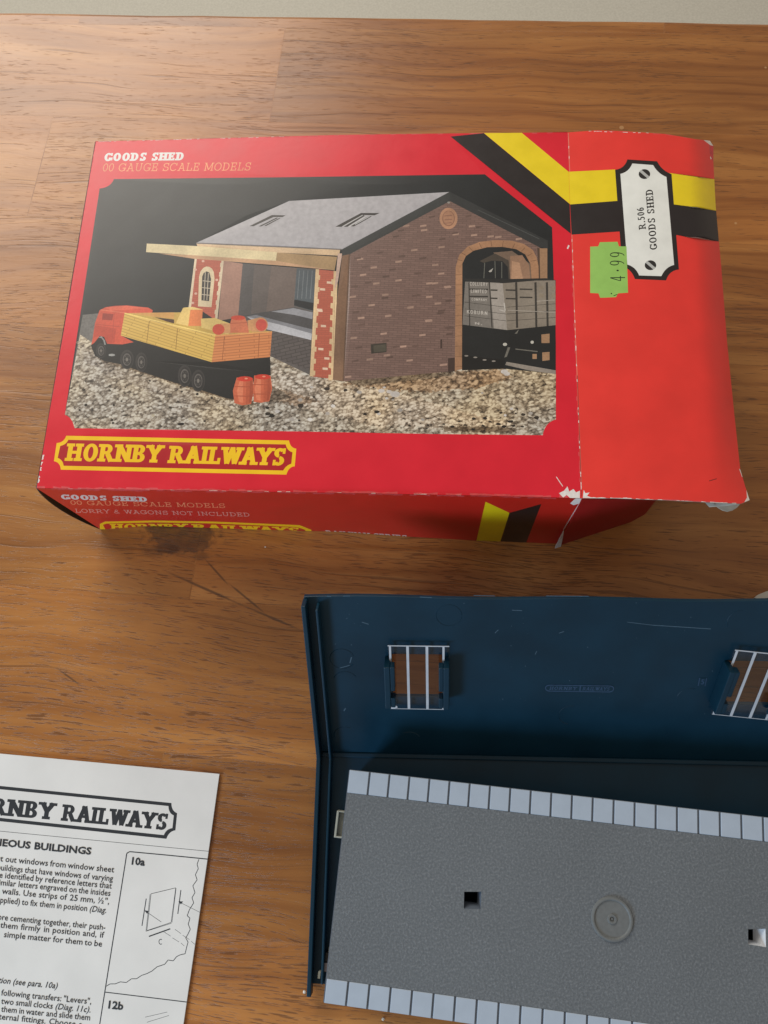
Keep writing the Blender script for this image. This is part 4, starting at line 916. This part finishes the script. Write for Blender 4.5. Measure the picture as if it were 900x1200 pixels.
lay += [('maker_capsule', MARK, [(ca, cb - hh * .72), (ca + .0006, cb - hh * .72), (ca + .0006, cb + hh * .72), (ca, cb + hh * .72)])]
lay += [('maker_capsule', MARK, q) for q in text_polys('RAILWAYS', (ca + .0014, cb - .0011), (ca + hw - .002, cb - .0011), (.0003, .0021), .2, .16, 0, .1)]
mo = planar(lay, lambda q: upfn(q) + n1 * .00025, roof, (), flip=False)['maker_capsule']; solidify(mo, .0003, -1)
ma, mb_ = up_ab((823, 799))
lay = [('mould_number', BLUE, [(ma - .0018, mb_ - .0024), (ma + .0018, mb_ - .0024), (ma + .0018, mb_ + .0024), (ma - .0018, mb_ + .0024)]), ('mould_number', MARK, [(ma - .0018, mb_ - .0024), (ma - .0014, mb_ - .0024), (ma - .0014, mb_ + .0024), (ma - .0018, mb_ + .0024)]), ('mould_number', MARK, [(ma + .0014, mb_ - .0024), (ma + .0018, mb_ - .0024), (ma + .0018, mb_ + .0024), (ma + .0014, mb_ + .0024)])]
lay += [('mould_number', MARK, q) for q in text_polys('5', (ma - .0008, mb_ - .0014), (ma + .001, mb_ - .0014), (0, .003), .2, .14, 0, 0, False)]
mo = planar(lay, lambda q: upfn(q) + n1 * .0002, roof, (), flip=False)['mould_number']; solidify(mo, .0003, -1)
# scratches and specks of pale dust on the sloped panel
vs, fs = [], []
def mark(q, off=.00006):
    k = len(vs); vs.extend([PP(p, RA + n1 * off, n1) for p in q])
    a = (vs[k + 1] - vs[k]).cross(vs[k + 2] - vs[k])
    fs.append(tuple(range(k, k + len(q))) if a.dot(n1) > 0 else tuple(reversed(range(k, k + len(q)))))
for a, b, wd in (((383, 698.6), (388, 699), 1.0), ((402, 698.6), (410, 698.4), .9), ((735, 729), (765, 732.6), .7), ((765, 732.6), (833, 737), .9), ((424, 729), (432, 731.6), .9), ((600, 715), (612, 715.6), .8), ((655, 742), (661, 740), .8), ((627, 767), (629, 763), .8), ((403, 833), (405, 830), 1.3), ((410, 777), (412, 770), 1.2), ((398, 783), (410, 779.5), .8), ((492, 699.6), (506, 700.4), .8), ((555, 697.8), (580, 698.4), .7), ((640, 698.4), (690, 698.8), .8), ((580, 742), (584, 738), .8)):
    mark(seg(a, b, wd))
for i in range(44):
    x, y = rk.uniform(385, 895), rk.uniform(705, 840)
    if 440 < x < 550 and 745 < y < 840: continue
    r = rk.choice([.3, .35, .45, .6]); mark(ell(x, y, r, r, 6))
meshobj('scratches', vs, fs, flat('scratch_pale', rgb(70, 98, 118, .8), .7, .2, 900), roof)

# ------------------------------------------------------------------ grey platform lying in the roof
ZP = .033
p0 = P((410, 902), ZP); PA = R_(-18.73)
pu = Vector((math.cos(PA), math.sin(PA), 0)); pv_ = Vector((math.sin(PA), -math.cos(PA), 0))
WID = (P((383, 1176), ZP) - p0).dot(pv_)
def pl_ab(p, z=ZP): X = P(p, z) - p0; return X.dot(pu), X.dot(pv_)
TD = pl_ab((406.7, 929))[1]; TD2 = WID - pl_ab((387, 1147))[1]
PITCHT = (pl_ab((895, 990))[0] - pl_ab((432.5, 916))[0]) / 19.0
print('platform', WID, TD, TD2, PITCHT, pl_ab((432.5, 916))[0], [pl_ab((x, 925))[0] for x in (432.5, 455, 478.4, 502.4)])
plat = thing('model_platform', 'grey plastic model loading platform with pale blue edging slabs lying on the navy roof', 'model platform', (p0.x, p0.y, .003))
def mat_deck():
    m, N, L, B = newmat('grey_textured_plastic')
    tc = N.new('ShaderNodeTexCoord')
    n = N.new('ShaderNodeTexNoise'); n.inputs['Scale'].default_value = 1000; n.inputs['Detail'].default_value = 3; n.inputs['Roughness'].default_value = .7; L.new(tc.outputs['Object'], n.inputs['Vector'])
    n2 = N.new('ShaderNodeTexNoise'); n2.inputs['Scale'].default_value = 22; n2.inputs['Detail'].default_value = 4; L.new(tc.outputs['Object'], n2.inputs['Vector'])
    cr = N.new('ShaderNodeValToRGB'); e = cr.color_ramp.elements; e[0].position = .32; e[0].color = rgb(92, 99, 106, .84); e[1].position = .74; e[1].color = rgb(128, 134, 141, .9); q = e.new(.52); q.color = rgb(105, 112, 119, .84)
    L.new(n.outputs['Fac'], cr.inputs[0])
    mr = N.new('ShaderNodeMapRange'); mr.inputs[1].default_value = .3; mr.inputs[2].default_value = .7; mr.inputs[3].default_value = .93; mr.inputs[4].default_value = 1.06; L.new(n2.outputs['Fac'], mr.inputs[0])
    mx = N.new('ShaderNodeMix'); mx.data_type = 'RGBA'; mx.blend_type = 'MULTIPLY'; mx.inputs[0].default_value = 1; L.new(cr.outputs[0], mx.inputs[6]); L.new(mr.outputs[0], mx.inputs[7]); L.new(mx.outputs[2], B.inputs['Base Color'])
    B.inputs['Roughness'].default_value = .55
    b = N.new('ShaderNodeBump'); b.inputs['Strength'].default_value = .8; b.inputs['Distance'].default_value = .0003; L.new(n.outputs['Fac'], b.inputs['Height']); L.new(b.outputs[0], B.inputs['Normal'])
    return m
DECK = mat_deck()
SLAB = flat('pale_slab_paint', rgb(186, 202, 222, .73), .5, .03, 150, bump=.1, bscale=300)
GROOVE = flat('grey_plastic', rgb(96, 106, 120, .82), .5, .06, 200)
PLEN = .30
def pfn(q, z=0.0): return p0 + pu * q[0] + pv_ * q[1] + Vector((0, 0, z))
h1o = [pl_ab(q) for q in ((543.8, 1045), (564, 1045), (563.4, 1065.4), (543.5, 1065))]
h2o = [pl_ab(q) for q in ((876.7, 1089), (897, 1088.4), (897.6, 1110), (876.7, 1106.4))]
lay = [('deck', DECK, [(0, TD), (PLEN, TD), (PLEN, WID - TD2), (0, WID - TD2)]), ('deck', None, h1o), ('deck', None, h2o)]
planar(lay, pfn, plat, (), flip=True)
# square holes with sloping sides
def holewall(name, o, inner, depth, mat):
    vs = [pfn(q) for q in o] + [pfn(q, -depth) for q in inner]
    meshobj(name, vs, [(i, (i + 1) % 4, 4 + (i + 1) % 4, 4 + i) for i in range(4)], mat, plat)
def shr(o, l, r, t, b):
    (x0, y0), (x1, y1) = (min(q[0] for q in o), min(q[1] for q in o)), (max(q[0] for q in o), max(q[1] for q in o))
    return [(x0 + l, y0 + t), (x1 - r, y0 + t), (x1 - r, y1 - b), (x0 + l, y1 - b)]
holewall('socket', h1o, shr(h1o, .0006, .0017, .0008, .0022), .006, GROOVE)
holewall('socket', h2o, shr(h2o, .0004, .0032, .0004, .0010), .006, flat('lit_socket_plastic', rgb(208, 212, 218, .85), .5))  # same grey plastic, with the window light on its walls put into the colour
# edging slabs
def edging(b0, b1):
    its = [(0, PLEN, b0, b1, -.0030, -.0004)]
    k = 0; x = 0
    first = pl_ab((432.5, 916))[0]
    xs = [0] + [first + PITCHT * i for i in range(40)]
    sl = []
    for x0, x1 in zip(xs, xs[1:]):
        if x1 > PLEN: break
        sl.append((x0 + (.00045 if x0 else 0), x1 - .00045, b0 + .0001, b1 - .0001, -.0004, .0002))
    return its, sl
for b0, b1 in ((0, TD), (WID - TD2, WID)):
    its, sl = edging(b0, b1)
    if b0 > 0: sl = [(max(0, a0 + .0002), a1 + .0002, c, d, e_, f_) for a0, a1, c, d, e_, f_ in sl]
    sg = boxes('edging_slabs', (p0, pu, pv_, UPV), sl, SLAB, plat, .00025)
    boxes('edging_base', (p0, pu, pv_, UPV), its, GROOVE, plat)
# walls that hold it up
boxes('side_wall', (p0, pu, pv_, UPV), [(.002, PLEN - .002, .0015, .0040, -ZP + .0035, -.0031), (.002, PLEN - .002, WID - .012, WID - .0095, -ZP + .0035, -.0031)], GROOVE, plat)
boxes('end_wall', (p0, pu, pv_, UPV), [(.003, .0055, .0042, WID - .0123, -ZP + .0035, -.0006)], GROOVE, plat)
boxes('edge_trim', (p0, pu, pv_, UPV), [(-.0004, .0008, .0002, WID - .0002, -.003, -.0006)], GROOVE, plat)
# round moulding mark
def lathe(name, c, prof, mat, n=40):
    ca_, cb_ = c; vs, fs = [], []
    for r, z in prof:
        for i in range(n):
            t = 2 * math.pi * i / n; vs.append(pfn((ca_ + r * math.cos(t), cb_ - r * math.sin(t)), z))
    for j in range(len(prof) - 1):
        for i in range(n):
            fs.append((j * n + i, j * n + (i + 1) % n, (j + 1) * n + (i + 1) % n, (j + 1) * n + i))
    return meshobj(name, vs, fs, mat, plat, smooth=False)
dc = pl_ab((717.3, 1077)); rdk = .0090
lathe('moulding_disc', dc, [(rdk + .0004, .00002), (rdk, .0008), (rdk - .0006, .0009), (rdk - .0010, .0008), (rdk - .0014, .0003), (.0022, .0003), (.0019, .0008), (.0012, .0008), (.0009, .0002), (.0007, .0002), (.0003, .0006), (.00005, .0006)], flat('disc_grey_plastic', rgb(108, 113, 116, .86), .5, .08, 500, bump=.15, bscale=900))
# clip that sticks out under the left edge
CREAM = flat('cream_plastic', rgb(176, 178, 166, .8), .55, .05, 300)
zc = .012
def cab(p): X = P(p, zc) - p0; return X.dot(pu), X.dot(pv_)
c0, c1_ = cab((394.7, 950)), cab((391.4, 981.4))
ca0 = (c0[0] + c1_[0]) / 2
zz = zc - ZP
boxes('clip', (p0, pu, pv_, UPV), [(ca0, ca0 + .0011, c0[1], c1_[1], zz - .006, zz), (ca0 + .0011, ca0 + .010, c0[1], c0[1] + .0005, zz - .006, zz), (ca0 + .0011, ca0 + .010, c1_[1] - .0008, c1_[1], zz - .006, zz), (ca0 + .0011, ca0 + .010, c0[1] + .0005, c1_[1] - .0008, zz - .006, zz - .0035)], CREAM, plat, .0002)

# small loose fitting under the platform corner
q0 = P((381, 1131), .006)
fit = thing('plastic_fitting', 'tiny pale and black plastic fitting peeping from under the left edge of the grey platform', 'plastic fitting', (q0.x, q0.y, .0032))
fr = (q0, pu, pv_, UPV)
boxes('body', fr, [(-.0015, .012, -.0012, .0026, -.0028, .0012)], flat('pinkish_grey_plastic', rgb(150, 142, 146, .8), .5), fit, .0003)
boxes('band', fr, [(-.0006, .012, -.0056, -.0013, -.0028, .0004)], flat('black_plastic', rgb(20, 20, 22, .8), .4), fit, .0003)
boxes('knob', fr, [(.001, .012, -.0086, -.0057, -.0028, .0014)], CREAM, fit, .0005)
boxes('spur', fr, [(-.0030, -.0016, .0030, .0062, -.0028, .0004)], CREAM, fit, .0004)

# ------------------------------------------------------------------ instruction sheet
ZS = .0014
def sheetP(p): return P(p, ZS)
sheet_t = thing('instruction_sheet', 'white printed instruction sheet with black text and diagrams at the lower left', 'paper', tuple(P((100, 1050), 0)))
def mat_paper():
    m, N, L, B = newmat('white_paper')
    tc = N.new('ShaderNodeTexCoord'); n = N.new('ShaderNodeTexNoise'); n.inputs['Scale'].default_value = 30; n.inputs['Detail'].default_value = 5; L.new(tc.outputs['Object'], n.inputs['Vector'])
    cr = N.new('ShaderNodeValToRGB'); cr.color_ramp.elements[0].position = .3; cr.color_ramp.elements[1].position = .7
    cr.color_ramp.elements[0].color = (.63, .635, .63, 1); cr.color_ramp.elements[1].color = (.71, .715, .71, 1); L.new(n.outputs['Fac'], cr.inputs[0]); L.new(cr.outputs[0], B.inputs['Base Color'])
    B.inputs['Roughness'].default_value = .7
    b = N.new('ShaderNodeBump'); b.inputs['Strength'].default_value = .12; b.inputs['Distance'].default_value = .001; L.new(n.outputs['Fac'], b.inputs['Height']); L.new(b.outputs[0], B.inputs['Normal'])
    return m
PAPER = mat_paper()
INKB = flat('black_print', rgb(34, 38, 44, .8), .6, .1, 300)
LS = [('paper', PAPER, [(-170, 867), (0, 883.2), (130, 895.2), (257, 907), (243, 1007), (228, 1110), (214, 1206), (190, 1365), (-240, 1320)])]
def Sl(part, *polys):
    for q in polys: LS.append((part, INKB, q))
# badge frame
bo = [(-140, 907), (201, 941)] + qcurve((201, 941), (200.6, 950), (207.6, 953)) + [(205.6, 973)] + qcurve((205.6, 973), (198, 974), (195, 983)) + [(-146, 947)]
bi = [(-139, 911), (197.4, 944.6)] + qcurve((197.4, 944.6), (197.4, 953), (203.6, 955.6)) + [(202, 970.4)] + qcurve((202, 970.4), (194.6, 971.4), (192, 978.6)) + [(-146, 943)]
LS.append(('heading', INKB, bo)); LS.append(('heading', PAPER, bi))
Sl('heading', *text_polys('RAILWAYS', (71.5, 961.7), (195.4, 973), (3.2, -19.2), .27, .17, 0, -.01), *text_polys('HORNBY', (-50, 951), (62.5, 960.9), (3.2, -19.6), .27, .17, 0, 0))
def poly(pts, w): return [seg(a, b, w) for a, b in zip(pts, pts[1:])]
Sl('heading', seg((-150, 961), (0, 974), .6), seg((0, 974), (244.6, 997.6), .6))
Sl('diagram', *poly([(243.6, 1006.8), (195, 1002), (152, 998), (148.6, 1000), (146.6, 1013), (123, 1161.4), (116.6, 1202)], 1.3), *poly([(123, 1162.6), (220, 1174.4)], 1.2))
wav = [(233, 1007), (231, 1013), (232.4, 1018), (229, 1025), (231, 1031), (226, 1038), (228.5, 1046), (225, 1052), (227, 1058), (222, 1066), (219.4, 1073), (222.6, 1076), (220.6, 1083), (223, 1089), (219.6, 1096), (217.6, 1099), (220.4, 1104), (219, 1109), (217, 1117.6), (211, 1119), (207, 1121), (203, 1126), (197, 1125), (193, 1130), (184, 1133), (178, 1138), (172, 1141), (166, 1143), (160, 1147), (154, 1147), (148, 1151.4), (141, 1150.6), (135, 1153), (129, 1153), (124, 1156)]
Sl('diagram', *poly(wav, .9))
Sl('diagram', *poly([(177, 1047.4), (206, 1040.4), (200.6, 1081), (172, 1090.6), (177, 1047.4)], .7), *poly([(175.8, 1048), (171, 1091.4), (201, 1082)], .5), *poly([(206.4, 1041), (201.6, 1081)], .5))
Sl('diagram', seg((171.4, 1053), (166.4, 1085), 1.1), seg((212, 1043), (208.4, 1071), 1.1), seg((174.5, 1097.4), (199.6, 1088.4), 1.5))
Sl('diagram', seg((170, 1067.4), (189, 1080.4), .6), [(169, 1066.6), (174.4, 1067.6), (172.4, 1071)], [(209, 1056), (214.6, 1056.4), (212, 1060)], seg((212, 1058), (236, 1070), .5))
for a, b in (((192, 1092), (200, 1097)), ((202, 1099), (210, 1104)), ((212, 1105), (216, 1108.6)), ((205, 1089), (212, 1094)), ((214, 1096), (222, 1101)), ((224, 1103), (230, 1108))): Sl('diagram', seg(a, b, .5))
Sl('diagram', *_arc(188.4, 1103.6, 2.6, 3.4, 50, 310, .9, .9), *[[(x, y) for x, y in seg((170, 1192), (196, 1186), .5)], seg((172, 1198), (198, 1190), .5)])
planar(LS, sheetP, sheet_t, [(x, y) for x in range(-150, 240, 60) for y in range(920, 1300, 60)])
pe = [(-170, 867), (0, 883.2), (130, 895.2), (257, 907), (243, 1007), (228, 1110), (214, 1206), (190, 1365), (-240, 1320)]
vs = [sheetP(q) - Vector((0, 0, .00015)) for q in pe]
o = meshobj('under_fold', vs, [tuple(reversed(range(len(vs))))], PAPER, sheet_t); solidify(o, .0009, -1)
# typeset text
def glyphs(txt, bold, ital):
    cu = bpy.data.curves.new('type', 'FONT'); cu.body = txt; cu.size = 1; cu.resolution_u = 2; cu.offset = .034 if bold else .008
    cu.shear = .22 if ital else 0
    o = bpy.data.objects.new('type', cu); COL.objects.link(o)
    dg = bpy.context.evaluated_depsgraph_get(); me = o.evaluated_get(dg).to_mesh()
    V = [(v.co.x, v.co.y) for v in me.vertices]; Fz = [tuple(p.vertices) for p in me.polygons]
    o.evaluated_get(dg).to_mesh_clear(); bpy.data.objects.remove(o); bpy.data.curves.remove(cu)
    return V, Fz
tv, tf = [], []
def setline(words, p0_, p1_, cap, bold=False):
    """justified line; words may be marked *italic*"""
    gs = []
    for wd in words.split(' '):
        it = wd.startswith('*'); V, Fz = glyphs(wd.strip('*'), bold, it); gs.append((V, Fz, max(v[0] for v in V)))
    sz = cap / .72; L_ = math.hypot(p1_[0] - p0_[0], p1_[1] - p0_[1]); tot = sum(g[2] for g in gs) * sz
    xs = 1.0; sp = (L_ - tot) / max(1, len(gs) - 1)
    if bold and len(gs) > 1: sp = cap * .5; xs = (L_ - sp * (len(gs) - 1)) / tot
    elif len(gs) == 1: xs = L_ / tot; sp = 0
    elif sp < cap * .3: xs = (L_ - cap * .34 * (len(gs) - 1)) / tot; sp = cap * .34
    ux, uy = (p1_[0] - p0_[0]) / L_, (p1_[1] - p0_[1]) / L_; x = 0
    vx, vy = .13, -1
    for V, Fz, wd in gs:
        k = len(tv)
        for a, b in V:
            X = x + a * sz * xs; q = (p0_[0] + ux * X + vx * b * sz, p0_[1] + uy * X + vy * b * sz)
            tv.append(P(q, ZS + .00012))
        for f in Fz: tf.append(tuple(k + i for i in f))
        x += wd * sz * xs + sp
setline('MISCELLANEOUS BUILDINGS', (-67, 984.6), (106.6, 1001.4), 8.2, True)
S = .098
for t_, xl, xr, yr, c in (('cut out windows from window sheet', -9, 133.4, 1022.4, 7.2), ('buildings that have windows of varying', -4, 132, 1032.8, 7.2), ('be identified by reference letters that', -6, 130.6, 1041.4, 7.2), ('similar letters engraved on the insides', -5, 129, 1050, 7.2), ('walls. Use strips of 25 mm, ½",', 2, 127.6, 1059.6, 7.2), ('supplied) to fix them in position *(Diag.*', -8, 124.2, 1070, 7.2),
        ('before cementing together, their push-', -14, 123, 1090, 7.2), ('them firmly in position and, if', 0, 121.6, 1099, 7.2), ('simple matter for them to be', 4, 119.2, 1109.4, 7.2),
        ('*section* *(see* *para.* *10a)*', -14, 67, 1158.6, 7.2), ('following transfers: "Levers",', 1, 106.6, 1176.8, 7.2), ('two small clocks *(Diag.* *11c).*', 1, 105.8, 1186.6, 7.2), ('them in water and slide them', 1, 105.2, 1195.8, 7.2), ('internal fittings. Choose a', -9, 96, 1204, 7.2)):
    setline(t_, (xl, yr - (xr - xl) * S), (xr, yr), c)
setline('10a', (152, 1012.6), (169.4, 1014.4), 8.6, True); setline('12b', (124.4, 1181.2), (144, 1183.4), 9, True)
meshobj('text', tv, tf, INKB, sheet_t)

# ------------------------------------------------------------------ crumbs and a sliver of white plastic on the table
WPL = flat('white_plastic', rgb(226, 224, 218, .9), .5, .05)
sv = [(884, 700.6), (889, 696.6), (897, 693.4), (912, 689), (914, 694), (904, 699.6), (893, 702)]
vs = [P(q, .0022) for q in sv]; c0_ = sum(vs, Vector()) / len(vs)
o = meshobj('plastic_sliver', [v - Vector((c0_.x, c0_.y, 0)) for v in vs], [tuple(reversed(range(len(vs))))], WPL); o.location = (c0_.x, c0_.y, 0); solidify(o, .0018, -1)
tag(o, 'small white plastic sliver on the table behind the right end of the navy roof', 'plastic piece')
for i, (q, r, lab) in enumerate((((357, 1162), .0008, 'tiny white crumb beside the lower left tip of the navy roof'), ((449, 1194), .0007, 'tiny white crumb below the lower left end of the grey platform'), ((311, 641), .0005, 'tiny pale crumb on the table in front of the red box'), ((848.5, 601), .0003, '')) [:3]):
    b_ = bmesh.new(); bmesh.ops.create_icosphere(b_, subdivisions=2, radius=r)
    for v in b_.verts: v.co *= rk.uniform(.7, 1.15); v.co.z *= .7
    me = bpy.data.meshes.new('crumb'); b_.to_mesh(me); b_.free()
    o = link('crumb', me, WPL); p = P(q, 0); o.location = (p.x, p.y, r * .5); tag(o, lab, 'crumb', 'crumbs on the table')

# ------------------------------------------------------------------ light: a window at the left front, a larger one behind, dim room
wd = bpy.data.worlds.new('World'); SC.world = wd; wd.use_nodes = True
bg = wd.node_tree.nodes['Background']; bg.inputs[0].default_value = (1.0, .87, .73, 1); bg.inputs[1].default_value = .42
def area(name, pos, target, size, power, col, sy=None):
    ld = bpy.data.lights.new(name, 'AREA'); ld.shape = 'RECTANGLE'; ld.size = size; ld.size_y = sy or size; ld.energy = power; ld.color = col
    o = bpy.data.objects.new(name, ld); COL.objects.link(o); o.location = pos
    o.rotation_euler = (Vector(target) - Vector(pos)).to_track_quat('-Z', 'Y').to_euler(); return o
area('window_light_front', (-1.30, -.82, .66), (0, 0, 0), .42, 18.0, (.56, .78, 1.0), .5)
area('window_light_back', (-.58, 1.85, 1.10), (0, .2, 0), 1.5, 35.0, (1.0, .94, .84), .9)

SC.view_settings.view_transform = 'Standard'; SC.view_settings.look = 'None'; SC.view_settings.exposure = 0; SC.view_settings.gamma = 1
SC.render.engine = 'CYCLES'
